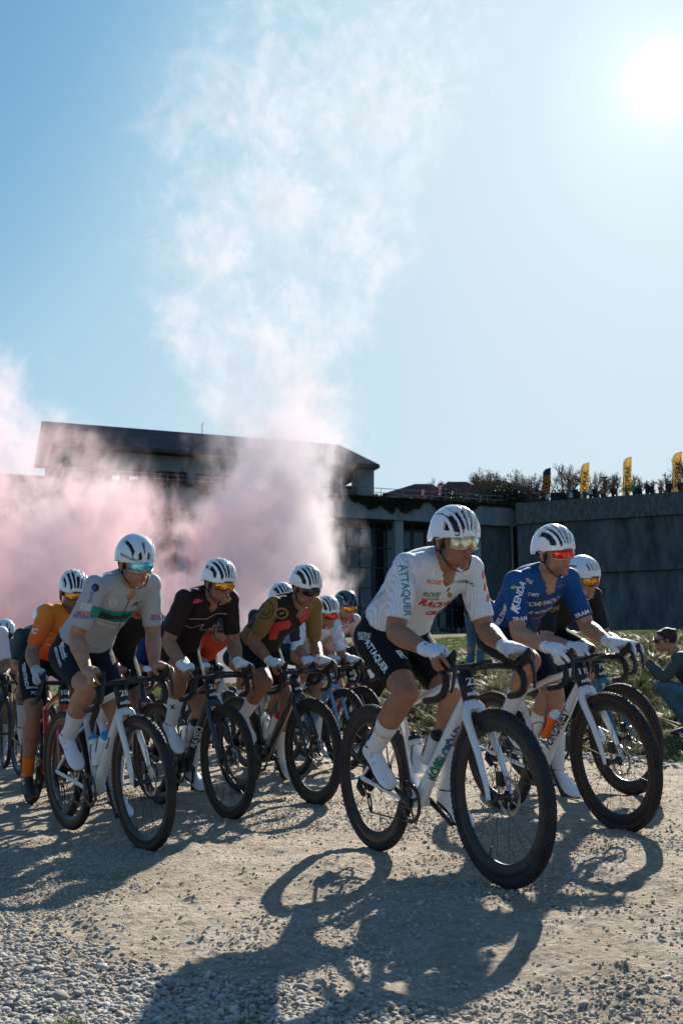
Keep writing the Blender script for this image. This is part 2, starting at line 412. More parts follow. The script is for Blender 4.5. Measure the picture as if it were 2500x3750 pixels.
M_clod = stone_mat('dirt_clod', [(.40, .33, .25), (.48, .41, .32), (.32, .27, .21), (.44, .39, .33), (.30, .28, .25)])
def scatter_field(name, N_, sampler, smin, smax, power, meshes, mt, label, flatn=.6):
    P = []; S = []; R = []
    x, y = sampler(N_); z, q = zroad(x, y)
    k = (q < .6); x, y, z = x[k], y[k], z[k]; N2 = len(x)
    s = smin+(smax-smin)*RNG.random(N2)**power
    S = np.stack([s*(.8+.6*RNG.random(N2)), s*(.7+.3*RNG.random(N2)), s*(flatn*.7+.5*flatn*RNG.random(N2))], 1)
    R = np.stack([RNG.normal(0, .25, N2), RNG.normal(0, .25, N2), RNG.random(N2)*6.28], 1)
    P = np.stack([x, y, z+S[:, 2]*(.35 if name in ('river_pebbles', 'larger_pebbles') else .10)], 1)
    return scatter(name, P, S, R, meshes, [mt]*len(meshes), label)
def in_view(x, y): return np.abs(x) < .335*y+.15
def samp_all(y0, y1, dens):
    def f(N_):
        y = sqrt(y0)+(sqrt(y1)-sqrt(y0))*RNG.random(N_); y = y**2; x = (RNG.random(N_)*2-1)*(.335*y+.2)
        if dens is not None:
            k = RNG.random(N_) < dens(x, y); x, y = x[k], y[k]
        return x, y
    return f
def d_left(x, y):  # clean river gravel on the near left verge, thinning towards the track
    p = np.stack([x*2.2, y*2.2, x*0], 1)
    e = 4.2-1.0*(x+1.0)-y+vnoise(p)*.55
    return np.clip(e*1.9, 0.0, 1)
def d_patch(x, y):
    p = np.stack([x*1.5+9, y*1.1, x*0], 1); return np.clip(.30+vnoise(p)*1.5+vnoise(p*4)*.6, .06, 1)
if not globals().get('NO_SCATTER'):
    scatter_field('river_pebbles', 46000, samp_all(2.75, 5.4, d_left), .0042, .0125, 1.5, [pebble_mesh(i, .16) for i in range(6)], M_stone, 'grey river pebbles covering the near left verge')
    scatter_field('larger_pebbles', 420, samp_all(2.75, 5.2, d_left), .013, .027, 2.2, [pebble_mesh(i+20, .14) for i in range(5)], M_stone, 'larger rounded stones among the pebbles at the near left')
    scatter_field('road_gravel', 130000, samp_all(2.7, 9.5, d_patch), .0020, .0095, 2.3, [pebble_mesh(i+40, .3, 1) for i in range(6)], M_clod, 'small stones and clods of dirt strewn over the road', .85)
    scatter_field('road_stones', 2600, samp_all(2.7, 12, d_patch), .006, .016, 2.8, [pebble_mesh(i+60, .20) for i in range(5)], M_clod, 'loose stones lying on the dusty road', .75)
    def samp_edge(N_):
        y = 8.3+RNG.random(N_)*6; x = RNG.random(N_)*4.5; z, q = height(x, y, False); k = np.abs(q) < .38*np.abs(RNG.normal(0, 1, N_))+.1; return x[k], y[k]
    scatter_field('edge_stones', 9000, samp_edge, .008, .035, 2.6, [pebble_mesh(i+80, .2) for i in range(5)], M_stone, 'stones collected along the far edge of the road', .7)

# grass tufts
def tuft_mesh(seed, nb=14, h=.10, spread=.05, w=.004, lean=.5):
    r = random.Random(seed); vs_ = []; fs = []
    for i in range(nb):
        a = r.random()*6.28; d = r.random()*spread; bx, by = cos(a)*d, sin(a)*d; hh = h*(.4+.8*r.random()); la = a+r.uniform(-.8, .8); ln = lean*hh*r.random()*1.6
        px_, py_ = -sin(la)*w, cos(la)*w; n0 = len(vs_)
        for t, ws in ((0, 1), (.5, .8), (1, .08)):
            cx = bx+cos(la)*ln*t*t; cy = by+sin(la)*ln*t*t; cz = hh*(t-.25*t*t*lean)-.01*(1-t)
            vs_ += [(cx-px_*ws, cy-py_*ws, cz), (cx+px_*ws, cy+py_*ws, cz)]
        fs += [(n0, n0+1, n0+3, n0+2), (n0+2, n0+3, n0+5, n0+4)]
    me = bpy.data.meshes.new('tuft'); me.from_pydata(vs_, [], fs); return me
def leaf_mat(name, cols, trans=.3):
    m = bpy.data.materials.new(name); m.use_nodes = True; nt = m.node_tree; b = nt.nodes['Principled BSDF']; b.inputs['Roughness'].default_value = .6; b.inputs['Specular IOR Level'].default_value = .3
    oi = nt.nodes.new('ShaderNodeObjectInfo'); c = ramp(nt, oi.outputs['Random'], [(i/len(cols), c_) for i, c_ in enumerate(cols)]); nt.links.new(c, b.inputs['Base Color'])
    tr = nt.nodes.new('ShaderNodeBsdfTranslucent'); nt.links.new(c, tr.inputs[0]); mx = nt.nodes.new('ShaderNodeMixShader'); mx.inputs[0].default_value = trans
    nt.links.new(b.outputs[0], mx.inputs[1]); nt.links.new(tr.outputs[0], mx.inputs[2]); nt.links.new(mx.outputs[0], nt.nodes['Material Output'].inputs[0]); return m
M_blade = leaf_mat('grass_blades', [(.045, .07, .02), (.09, .10, .035), (.17, .145, .07), (.06, .085, .025), (.24, .20, .11), (.07, .08, .03)])
M_lawn = leaf_mat('lawn_blades', [(.07, .12, .03), (.10, .15, .04), (.13, .16, .05), (.08, .12, .03)])
def grass_scatter(name, N_, y0, y1, qmin, tufts, mt, label, smin, smax, xr=(-1, 1), extra=None):
    y = y0+(y1-y0)*RNG.random(N_)**1.3; x = (xr[0]+(xr[1]-xr[0])*RNG.random(N_))*(.33*y+.3)
    z, q = zgrass(x, y); k = q > qmin
    if extra is not None: k &= RNG.random(N_) < extra(x, y, q)
    x, y, z = x[k], y[k], z[k]; n_ = len(x); s = smin+(smax-smin)*RNG.random(n_)
    return scatter(name, np.stack([x, y, z-.004], 1), np.stack([s, s, s*(.6+.6*RNG.random(n_))], 1), np.stack([RNG.normal(0, .15, n_), RNG.normal(0, .15, n_), RNG.random(n_)*6.28], 1), tufts, [mt]*len(tufts), label)
if not globals().get('NO_SCATTER'):
    gclump = lambda x, y, q: np.clip(.55+1.6*vnoise(np.stack([x*1.7, y*1.7, x*0], 1)), .12, 1)*np.clip((q-.1)*2, .15, 1)
    grass_scatter('bank_grass', 42000, 8.4, 26, .12, [tuft_mesh(i, 14, .085, .06, .0045, .9) for i in range(6)], M_blade, 'rough straw and green grass on the bank beside the road', .6, 1.3, extra=gclump)
    grass_scatter('bank_weeds', 5200, 8.6, 24, .3, [tuft_mesh(i+50, 26, .17, .11, .0075, 1.1) for i in range(5)], M_blade, 'taller ragged weeds and dry stalks on the bank', .5, 1.35, extra=lambda x, y, q: np.clip(.25+2.2*vnoise(np.stack([x*1.1+4, y*1.1, x*0], 1)), .03, 1))
    grass_scatter('lawn_grass', 26000, 18, 60, .5, [tuft_mesh(i+9, 12, .05, .09, .008, .6) for i in range(4)], M_lawn, 'short green lawn beyond the bank', .8, 1.6)
    # weeds between the near pebbles
    x = -1.1+RNG.random(900)*.95; y = 2.85+RNG.random(900)*.35; k = RNG.random(900) < np.clip(.9-(y-2.85)*2.2-(x+1.1)*.5+vnoise(np.stack([x*8, y*8, x*0], 1)), 0, 1); x, y = x[k], y[k]; z, q = zroad(x, y); s = .14+.22*RNG.random(len(x))
    scatter('verge_weeds', np.stack([x, y, z], 1), np.stack([s, s, s], 1), np.stack([x*0, x*0, RNG.random(len(x))*6.28], 1), [tuft_mesh(i+30, 16, .10, .07, .006, .9) for i in range(3)], [M_lawn]*3, 'green weeds growing between the near pebbles')
# ------------------------------------------------------------------ shared materials
M_rubber = mat('tyre_rubber', (.022, .022, .024), .72, spec=.35, bump=.5, bscale=140, var=.35, vscale=14)
M_tan = mat('tan_sidewall', (.075, .032, .016), .75, spec=.25)
M_carbon = mat('carbon_black', (.008, .009, .010), .42, spec=.4, coat=.1)
M_tape = mat('bar_tape', (.010, .010, .011), .6, spec=.4, bump=.35, bscale=220)
M_hood = mat('hood_rubber', (.010, .011, .012), .55, spec=.4, bump=.2, bscale=300)
M_steel = mat('steel', (.45, .45, .46), .28, metal=1)
M_dark_metal = mat('dark_metal', (.06, .06, .065), .35, metal=.9)
M_alloy = mat('alloy', (.75, .75, .76), .18, metal=1)
M_spoke = mat('spoke_black', (.02, .02, .022), .35, metal=.6)
M_plate = mat('plate_black', (.012, .014, .018), .5, spec=.4)
M_white = mat('white_print', (.75, .77, .78), .6)
M_paper = mat('paper_white', (.72, .72, .70), .7)
def frame_mat(name, col, **k): return mat(name, col, .22, spec=.5, coat=.5, **k)

# ------------------------------------------------------------------ text and print laid on surfaces
_bvh = {}
def bvh(o):
    if o.name not in _bvh:
        M = wm(o); me = o.data
        _bvh[o.name] = BVHTree.FromPolygons([M @ v.co for v in me.vertices], [tuple(p.vertices) for p in me.polygons])
    return _bvh[o.name]
def text_mesh(txt, size, shear=0, bold=.0, spacing=1.0):
    cu = bpy.data.curves.new('t', 'FONT'); cu.body = txt; cu.size = size; cu.align_x = 'CENTER'; cu.align_y = 'CENTER'; cu.shear = shear; cu.offset = bold*size; cu.space_character = spacing
    cu.resolution_u = 3
    t = bpy.data.objects.new('t', cu); COL.objects.link(t); dg = bpy.context.evaluated_depsgraph_get(); me = bpy.data.meshes.new_from_object(t.evaluated_get(dg), depsgraph=dg)
    bpy.data.objects.remove(t); bpy.data.curves.remove(cu); return me
CAMP = Vector((0, 0, CZ))
def hit_px(o, px, py):
    r = ray(px, py).normalized(); h = bvh(o).ray_cast(CAMP, r)
    return h
def surf_text(o, txt, px, py, size, ang, m, shear=0, bold=.02, name='lettering', off=.0018, flip=False, squeeze=1.0, spacing=1.0):
    """print lying on surface o, centred where the view through (px, py) meets it; ang = direction of the line in the photo, degrees"""
    h = hit_px(o, px, py)
    if h[0] is None: return None
    P, N = h[0], h[1]
    if N.dot(P-CAMP) > 0: N = -N
    r2 = ray(px+cos(radians(ang))*20, py-sin(radians(ang))*20).normalized(); t = N.dot(P-CAMP)/max(1e-6, abs(N.dot(r2)))*(-1 if N.dot(r2) < 0 else 1)
    Q = CAMP+r2*(N.dot(P-CAMP)/N.dot(r2)); U = (Q-P).normalized(); W = N.cross(U)
    me = text_mesh(txt, size, shear, bold, spacing); bm = bmesh.new(); bm.from_mesh(me)
    bmesh.ops.triangulate(bm, faces=bm.faces)
    for _ in range(2):
        long = [e for e in bm.edges if e.calc_length() > size*.35]
        if long: bmesh.ops.subdivide_edges(bm, edges=long, cuts=1)
    Mi = wm(o).inverted(); T = bvh(o); dead = []
    for v in bm.verts:
        p = P+U*(v.co.x*squeeze)+W*v.co.y
        q = T.ray_cast(p+N*.12, -N, .30)
        if q[0] is None: dead.append(v); continue
        n_ = q[1] if q[1].dot(N) > 0 else -q[1]
        v.co = Mi @ (q[0]+n_*off)
    if dead: bmesh.ops.delete(bm, geom=dead, context='VERTS')
    # drop faces torn across a fold
    bad = [f for f in bm.faces if max(e.calc_length() for e in f.edges) > size*1.2]
    if bad: bmesh.ops.delete(bm, geom=bad, context='FACES')
    bm.to_mesh(me); bm.free(); return link(name, me, o, m)
def surf_line(o, pts, width, m, name='line_print', off=.002, closed=False):
    """a printed line following surface o through the given places"""
    L = []; pts = list(pts)+([pts[0]] if closed else [])
    for (a, b), (c, d) in zip(pts[:-1], pts[1:]):
        n_ = max(2, int(math.hypot(c-a, d-b)/4))
        L += [(lerp(a, c, i/n_), lerp(b, d, i/n_)) for i in range(n_)]
    L.append(pts[-1]); H = []
    for a, b in L:
        h = hit_px(o, a, b)
        if h[0] is not None: H.append((h[0]+(h[1] if h[1].dot(h[0]-CAMP) < 0 else -h[1])*off, h[1]))
    runs = [[]]
    for h in H:
        if runs[-1] and (h[0]-runs[-1][-1][0]).length >= .05: runs.append([])
        runs[-1].append(h)
    H = max(runs, key=len)
    if len(H) < 2: return None
    Mi = wm(o).inverted(); vs_ = []; fs = []
    for i, (p, n_) in enumerate(H):
        T = H[min(i+1, len(H)-1)][0]-H[max(i-1, 0)][0]; s_ = n_.cross(T)
        if s_.length < 1e-9: s_ = Vector((0, 0, 1))
        s_.normalize(); vs_ += [Mi @ (p+s_*width/2), Mi @ (p-s_*width/2)]
    for i in range(len(H)-1):
        if (H[i+1][0]-H[i][0]).length < .06: fs.append((2*i, 2*i+1, 2*i+3, 2*i+2))
    me = bpy.data.meshes.new(name); me.from_pydata([tuple(v) for v in vs_], [], fs); return link(name, me, o, m)
def inside(poly, x, y):
    c = False; j = len(poly)-1
    for i in range(len(poly)):
        if (poly[i][1] > y) != (poly[j][1] > y) and x < (poly[j][0]-poly[i][0])*(y-poly[i][1])/(poly[j][1]-poly[i][1])+poly[i][0]: c = not c
        j = i
    return c
def surf_patch(o, poly, m, name='colour_print', off=.0012, step=3.0, holes=()):
    """a printed shape lying on surface o"""
    x0, x1 = min(p[0] for p in poly), max(p[0] for p in poly); y0, y1 = min(p[1] for p in poly), max(p[1] for p in poly)
    nx, ny = int((x1-x0)/step)+1, int((y1-y0)/step)+1; idx = {}; vs_ = []; fs = []; Mi = wm(o).inverted()
    def vert(i, j):
        if (i, j) not in idx:
            h = hit_px(o, x0+i*step, y0+j*step)
            if h[0] is None: idx[(i, j)] = None
            else: idx[(i, j)] = len(vs_); vs_.append((h[0]+(h[1] if h[1].dot(h[0]-CAMP) < 0 else -h[1])*off))
        return idx[(i, j)]
    for i in range(nx):
        for j in range(ny):
            cx, cy = x0+(i+.5)*step, y0+(j+.5)*step
            if inside(poly, cx, cy) and not any(inside(h, cx, cy) for h in holes):
                q = [vert(i, j), vert(i+1, j), vert(i+1, j+1), vert(i, j+1)]
                if None in q: continue
                if max((vs_[a]-vs_[b]).length for a in q for b in q) < .05: fs.append(tuple(q))
    if not fs: return None
    me = bpy.data.meshes.new(name); me.from_pydata([tuple(Mi @ v) for v in vs_], [], fs); return link(name, me, o, m)
def ring(cx, cy, rx, ry, n_=28, a0=0, a1=360): return [(cx+rx*cos(radians(lerp(a0, a1, i/n_))), cy+ry*sin(radians(lerp(a0, a1, i/n_)))) for i in range(n_+(a1-a0 < 360))]

# ------------------------------------------------------------------ bicycle
R_W = .352
_wheels = {}
def wheel_parts(kind, lod):
    """shared meshes of a wheel centred on its axle, axle along y"""
    key = (kind, lod)
    if key in _wheels: return _wheels[key]
    seg = 96 if lod == 0 else 48; D = {}
    tm = MB(); rc, rt = R_W-.0215, .0215
    prof = [(rc+rt*cos(a)*1.0, rt*1.02*sin(a)) for a in [radians(x) for x in range(-150, 151, 25)]]+[(rc-rt*.9, .009), (rc-rt*.9, -.009)]
    tm.lathe(prof, seg=seg); D['tyre'] = tm
    if lod == 0:
        kb = MB()
        for i in range(88):
            q = 2*pi*i/88
            for y, dr, w, s_ in ((0, .0012, .0045, 0), (.0105, .000, .004, .5), (-.0105, .000, .004, .5), (.0175, -.006, .0035, 0), (-.0175, -.006, .0035, 0)):
                a = q+s_*2*pi/88; r = rc+sqrt(max(rt**2-y*y, .00003))*1.0+.0006
                M = Matrix.Rotation(-a, 4, 'Y') @ Matrix.Translation((r, y, 0)) @ Matrix.Rotation(y*38, 4, 'Z')
                kb.box((0, 0, 0), (.0030, w*1.15, .0066), M)
        D['tread'] = kb
    sw = MB()
    for s_ in (1, -1):
        sw.lathe([(rc-rt*.72, s_*(rt*.74)), (rc-rt*.15, s_*(rt*1.035)), (rc+rt*.25, s_*(rt*1.0)), (rc+rt*.25, s_*(rt*.9)), (rc-rt*.6, s_*(rt*.6))], seg=seg)
    D['sidewall'] = sw
    rm = MB(); d = {'deep': .262, 'mid': .274}.get(kind.split('_')[0], .285)
    rm.lathe([(rc-.016, .0135), (rc-.030, .0145), ((d+rc)/2-.01, .0125), (d+.006, .007), (d, .003), (d, -.003), (d+.006, -.007), ((d+rc)/2-.01, -.0125), (rc-.030, -.0145), (rc-.016, -.0135)], seg=seg); D['rim'] = rm
    hb = MB(); hb.tube([(0, -.052, 0), (0, -.045, 0), (0, -.044, 0), (0, -.02, 0), (0, .02, 0), (0, .034, 0), (0, .035, 0), (0, .052, 0)], [.010, .010, .024, .012, .012, .024, .012, .009], 14); D['hub'] = hb
    rot = MB(); n_ = 36; ro = [(cos(2*pi*i/n_)*(.079+.0015*(-1)**i), sin(2*pi*i/n_)*(.079+.0015*(-1)**i)) for i in range(n_)]; ri = [(cos(2*pi*i/n_)*.063, sin(2*pi*i/n_)*.063) for i in range(n_)]
    vs_ = [(x, .042, z) for x, z in ro]+[(x, .042, z) for x, z in ri]+[(x, .044, z) for x, z in ro]+[(x, .044, z) for x, z in ri]; fs = []
    for i in range(n_):
        j = (i+1) % n_; fs += [(i, j, n_+j, n_+i), (2*n_+i, 3*n_+i, 3*n_+j, 2*n_+j), (i, 2*n_+i, 2*n_+j, j), (n_+i, n_+j, 3*n_+j, 3*n_+i)]
    rot.add(vs_, fs)
    for i in range(6):
        a = pi/3*i; rot.tube([(.015*cos(a), .043, .015*sin(a)), (.064*cos(a+.5), .043, .064*sin(a+.5))], .003, 5)
    D['rotor'] = rot
    D['rim_in'] = d; _wheels[key] = D; return D
def spoke_mesh(d):
    m = MB(); m.tube([(0, 0, 0), (0, 0, 1)], .0011, 5); return m.mesh('spoke')
_shared = {}
def shared(key, fn):
    if key not in _shared: _shared[key] = fn()
    return _shared[key]
def seg_matrix(a, b):
    a, b = Vector(a), Vector(b); d = b-a; return Matrix.Translation(a) @ d.to_track_quat('Z', 'Y').to_matrix().to_4x4() @ Matrix.Diagonal((1, 1, d.length, 1))
def wheel(root, x, kind, lod, rear, sidewall=None, turn=0, spokes=24, rimtext=None):
    D = wheel_parts(kind, lod); w = empty('rear_wheel' if rear else 'front_wheel', (x, 0, R_W)); w.parent = root
    if turn: w.rotation_euler.z = turn
    def sh(nm, m_, key=None, **k):
        me = shared(('w', kind, lod, nm), lambda: D[nm].build(nm, m_, None, **k))
        if me.parent is None and not me.get('_used'):
            me['_used'] = 1; o = me
        else:
            o = me.copy(); COL.objects.link(o)
        o.parent = w; return o
    ty = sh('tyre', M_rubber)
    if lod == 0:
        t = sh('tread', M_rubber, smooth=False); t['kind'] = 'stuff'
    if sidewall:
        s_ = sh('sidewall', sidewall)
    r = sh('rim', M_carbon); sh('hub', M_dark_metal); sh('rotor', M_steel)
    din = D['rim_in']+.004; ph0 = random.random()*6
    if lod == 0:
        sm_ = shared('spoke', lambda: spoke_mesh(1))
        for i in range(spokes):
            s_ = 1 if i % 2 else -1; a = 2*pi*i/spokes+ph0; k = (1 if (i//2) % 2 else -1)*1.25; hy = s_*.030; hr = .022
            A = (hr*cos(a+k), hy, hr*sin(a+k)); B = (din*cos(a), s_*.003, din*sin(a))
            o = bpy.data.objects.new('spoke', sm_); COL.objects.link(o); o.parent = w; o.matrix_local = seg_matrix(A, B)
            if not sm_.materials: sm_.materials.append(M_spoke)
        v = MB(); a = ph0+.6 if rear else radians(-112); v.tube([(din*cos(a), 0, din*sin(a)), ((din-.045)*cos(a), 0, (din-.045)*sin(a))], [.003, .0022], 6); v.build('valve', M_carbon, w)
    else:
        def mk():
            m = MB()
            for i in range(spokes):
                s_ = 1 if i % 2 else -1; a = 2*pi*i/spokes; k = (1 if (i//2) % 2 else -1)*1.25
                m.tube([(.022*cos(a+k), s_*.03, .022*sin(a+k)), (din*cos(a), s_*.003, din*sin(a))], .0013, 4)
            me = m.mesh('spokes'); me.materials.append(M_spoke); return me
        o = bpy.data.objects.new('spokes', shared(('spokes', kind, lod), mk)); COL.objects.link(o); o.parent = w; o['kind'] = 'stuff'
    return w

def bike(p):
    """p: place and look of one bicycle; local x forward, y to its left, BB near the origin"""
    lod = p.get('lod', 0); root = empty('bicycle', p['loc'], p['rz'], p['blabel'], 'bicycle', 'bicycles in the race'); root.rotation_euler.x = radians(p.get('lean', 0))
    fa = .62; ra = fa-p.get('wb', 1.05); bb = ra+.435; turn = p.get('turn', 0)
    fm, fkm = p['frame'], p.get('fork', p['frame']); hz = .86+p.get('tall', 0); u = V(-.317, 0, .948)
    crown = V(fa-.168, 0, .715); ht1 = crown+u*.02; ht2 = crown+u*(.02+.125+p.get('tall', 0)); BBp = V(bb, 0, .272); st_dir = V(-.284, 0, .959)
    f = MB(); sg = 16 if lod == 0 else 10
    f.tube([ht1-u*.012, ht1+u*.02, ht2-u*.01, ht2+u*.004], [.026, .024, .021, .020], sg, side=(0, 1, 0))
    dtt = ht1+u*.035+V(-.01, 0, 0)
    f.tube([dtt, lerp(dtt, BBp, .3), lerp(dtt, BBp, .75), BBp+V(0, 0, .0)], [.022, .031, .033, .036], sg, side=(0, 1, 0), ell=[.85, .8, .85, 1.0])
    f.tube([BBp+V(0, -.043, 0), BBp+V(0, .043, 0)], .026, sg)
    stt = BBp+st_dir*.46
    f.tube([BBp, BBp+st_dir*.2, stt], [.026, .019, .0175], sg, side=(0, 1, 0), ell=.85)
    ttf = ht2-u*.028
    f.tube([ttf, lerp(ttf, stt, .5), stt-st_dir*.02], [.0195, .0165, .0155], sg, side=(0, 1, 0), ell=1.1)
    RA = V(ra, 0, R_W)
    for s_ in (1, -1):
        f.tube([BBp+V(-.02, s_*.03, -.002), BBp+V(-.10, s_*.036, .008), V(ra+.12, s_*.062, .33), RA+V(0, s_*.068, 0)], [.018, .013, .011, .013], 10, ell=.7, side=(0, 1, 0))
        f.tube([BBp+st_dir*.37+V(0, s_*.008, 0), BBp+st_dir*.36+V(-.06, s_*.034, -.03), RA+V(.02, s_*.066, .02)], [.010, .0085, .008], 10)
    fr = f.build('frame', fm, root); fr['_bb'] = bb
    k = MB(); S = Matrix.Translation(crown) @ Matrix.Rotation(turn, 4, u) @ Matrix.Translation(-crown)
    tx = lambda pts: [S @ Vector(q) for q in pts]
    k.tube(tx([crown+u*.012, crown-u*.02]), [.026, .028], sg, side=(0, 1, 0), ell=1.1)
    for s_ in (1, -1):
        k.tube(tx([crown+V(0, s_*.016, .012), crown+V(.006, s_*.034, -.004), crown+V(.022, s_*.044, -.05), lerp(crown, V(fa, 0, R_W), .5)+V(.014, s_*.050, 0), V(fa-.012, s_*.055, .40), V(fa, s_*.055, .345)]), [.020, .0195, .0175, .0140, .0100, .0092], 12, side=(1, 0, 0), ell=[1, 1.15, 1.3, 1.4, 1.4, 1.3])
    fk = k.build('fork', fkm, root)
    w1 = wheel(root, fa, p.get('rim', 'mid'), lod, False, p.get('sidewall')); w2 = wheel(root, ra, p.get('rim', 'mid'), lod, True, p.get('sidewall'))
    if turn:
        Mw = S @ Matrix.Translation((fa, 0, R_W)); w1.matrix_local = Mw
    # cockpit
    dz = p.get('tall', 0)
    clamp = ht2+u*.024; bar = clamp+V(.085, 0, .004+p.get('barz', 0)); st = MB()
    st.tube(tx([ht2, clamp+u*.022]), [.0185, .017], 14); st.tube(tx([clamp, lerp(clamp, bar, .5)+V(0, 0, .004), bar+V(.008, 0, 0)]), [.0175, .015, .017], 12, side=(0, 1, 0), ell=1.15); st.build('stem', p.get('cockpit', M_carbon), root)
    T = MB(); D = {}
    b0 = bar
    T.tube(tx([b0+V(0, y, 0) for y in (-.14, -.09, -.03, .03, .09, .14)]), [.013, .013, .015, .015, .013, .013], 12, side=(1, 0, 0), ell=1.35)
    T.build('handlebar', p.get('cockpit', M_carbon), root)
    for s_ in (1, -1):
        t = MB(); t.tube(tx([b0+V(0, s_*.135, 0), b0+V(.002, s_*.165, -.001), b0+V(.018, s_*.183, -.003), b0+V(.050, s_*.188, -.010), b0+V(.078, s_*.191, -.038), b0+V(.083, s_*.195, -.072), b0+V(.064, s_*.200, -.106), b0+V(.022, s_*.206, -.125), b0+V(-.05, s_*.213, -.132), b0+V(-.062, s_*.214, -.133)]), [.0135, .0155, .016, .016, .016, .016, .016, .016, .016, .013], 12)
        t.build('bar_drop', M_tape, root)
        h = MB(); h.tube(tx([b0+V(.028, s_*.184, .004), b0+V(.06, s_*.187, .012), b0+V(.10, s_*.187, .026), b0+V(.128, s_*.186, .040), b0+V(.140, s_*.185, .060), b0+V(.136, s_*.185, .068)]), [.016, .0205, .020, .0205, .0155, .010], 14, side=(0, 1, 0), ell=.80)
        hd = h.build('brake_hood', M_hood, root)
        l_ = MB(); l_.tube(tx([b0+V(.128, s_*.190, .026), b0+V(.150, s_*.193, .004), b0+V(.153, s_*.197, -.035), b0+V(.146, s_*.203, -.075), b0+V(.135, s_*.208, -.098)]), [.011, .0095, .008, .007, .005], 8, side=(0, 1, 0), ell=1.1); l_.build('brake_lever', M_carbon, hd)
        if lod < 2:
            c = MB(); c.tube(tx([b0+V(.01, s_*.05, -.008), b0+V(.03, s_*.03, -.04), ht2+V(.03, s_*.012, -.02), ht2+V(.012, s_*.008, -.06)]), .0026, 6); c.build('brake_hose', M_hood, root)
    if lod == 0:
        m = MB(); q = b0+V(.065, 0, .012); m.box((0, 0, 0), (.040, .026, .008), S @ Matrix.Translation(q) @ Matrix.Rotation(-.25, 4, 'Y')); m.tube(tx([b0+V(.01, 0, -.004), q-V(.01, 0, .01)]), .008, 6); m.build('bike_computer', M_carbon, root, bevel=.003)
    # saddle
    sp = MB(); sz = p.get('saddle_z', .965); k_ = (sz-.05-BBp.z)/.959; top = BBp+st_dir*k_
    sp.tube([stt-st_dir*.02, top], .0142, 12); sp.tube([top+V(-.03, 0, .0), top+V(.035, 0, .004)], .009, 8); sp.build('seatpost', M_carbon, root)
    sa = MB(); secs = []
    for t, w, h in ((-.15, .05, .018), (-.14, .068, .024), (-.09, .070, .024), (-.03, .045, .023), (.04, .026, .021), (.10, .021, .018), (.128, .012, .012)):
        secs.append((top+V(t+.02, 0, .045+(.010 if t < -.1 else 0)-(.006 if t > .1 else 0)), (0, 1, 0), (0, 0, 1), w, h))
    sa.loft(secs, 18)
    for s_ in (1, -1): sa.tube([top+V(-.09, s_*.022, .03), top+V(-.03, s_*.018, .004), top+V(.04, s_*.018, .004), top+V(.09, s_*.008, .03)], .0035, 6)
    sa.build('saddle', M_hood, root)
    # drivetrain on its right (y negative)
    ca = radians(p.get('crank', 150)); R_c = .1725
    cs = empty('crankset', (BBp.x, 0, BBp.z)); cs.parent = root
    cr_ = MB(); n_ = 44; ro = [(cos(2*pi*i/n_)*(.0875+.0022*(-1)**i), sin(2*pi*i/n_)*(.0875+.0022*(-1)**i)) for i in range(n_)]; ri = [(cos(2*pi*i/n_)*.072, sin(2*pi*i/n_)*.072) for i in range(n_)]
    vs_ = [(x, y, z) for y in (-.046, -.050) for L_ in (ro, ri) for x, z in L_]; fs = []
    for i in range(n_):
        j = (i+1) % n_; fs += [(i, j, n_+j, n_+i), (2*n_+i, 3*n_+i, 3*n_+j, 2*n_+j), (i, 2*n_+i, 2*n_+j, j), (n_+i, n_+j, 3*n_+j, 3*n_+i)]
    cr_.add(vs_, fs)
    for i in range(4):
        a = ca+.8+pi/2*i; cr_.tube([(.012*cos(a), -.050, .012*sin(a)), (.074*cos(a+.12), -.049, .074*sin(a+.12))], [.013, .006], 8, side=(0, 1, 0), ell=.4)
    cr_.build('chainring', M_dark_metal, cs)
    for s_, a in ((-1, ca), (1, ca+pi)):
        m = MB(); m.tube([(0, s_*.058, 0), (R_c*.5*cos(a), s_*.068, R_c*.5*sin(a)), (R_c*cos(a), s_*.075, R_c*sin(a))], [.017, .0125, .0125], 12, side=(0, 1, 0), ell=.55, dome=True)
        if s_ == -1: m.tube([(0, -.048, 0), (0, -.066, 0)], .026, 14)
        ar = m.build('crank_arm', M_carbon, cs)
        pd = MB(); pd.tube([(R_c*cos(a), s_*.08, R_c*sin(a)), (R_c*cos(a), s_*.145, R_c*sin(a))], [.007, .010], 8); pd.box((R_c*cos(a)-.005, s_*.115, R_c*sin(a)), (.036, .026, .007)); pd.build('pedal', M_dark_metal, cs)
    if lod < 2:
        c = MB()
        for i, r in enumerate((.022, .026, .030, .034, .039, .044, .050, .056, .063, .070)):
            y = -.055+i*.0030; q = [((r+.0014*(-1)**j)*cos(2*pi*j/36), (r+.0014*(-1)**j)*sin(2*pi*j/36)) for j in range(36)]
            c.add([(x, y, z) for x, z in q]+[(x, y+.0016, z) for x, z in q], [tuple(range(36)), tuple(range(71, 35, -1))]+[(j, (j+1) % 36, 36+(j+1) % 36, 36+j) for j in range(36)])
        cc = c.build('cassette', M_dark_metal, root, smooth=False); cc.location = (ra, 0, R_W)
        ch = MB(); ch_pts = [V(bb, -.047, .272+.090), V(ra, -.045, R_W+.045)]; low = [V(bb-.01, -.047, .272-.088), V(ra+.03, -.047, R_W-.165)]
        pul1, pul2 = V(ra+.028, -.046, R_W-.085), V(ra+.045, -.047, R_W-.150)
        def links(a, b):
            n2 = max(2, int((b-a).length/.0125))
            for i in range(n2):
                q = lerp(a, b, (i+.5)/n2); d = (b-a).normalized(); M = Matrix.Translation(q) @ d.to_track_quat('X', 'Z').to_matrix().to_4x4(); ch.box((0, 0, 0), (.0056, .0030 if i % 2 else .0016, .0038), M)
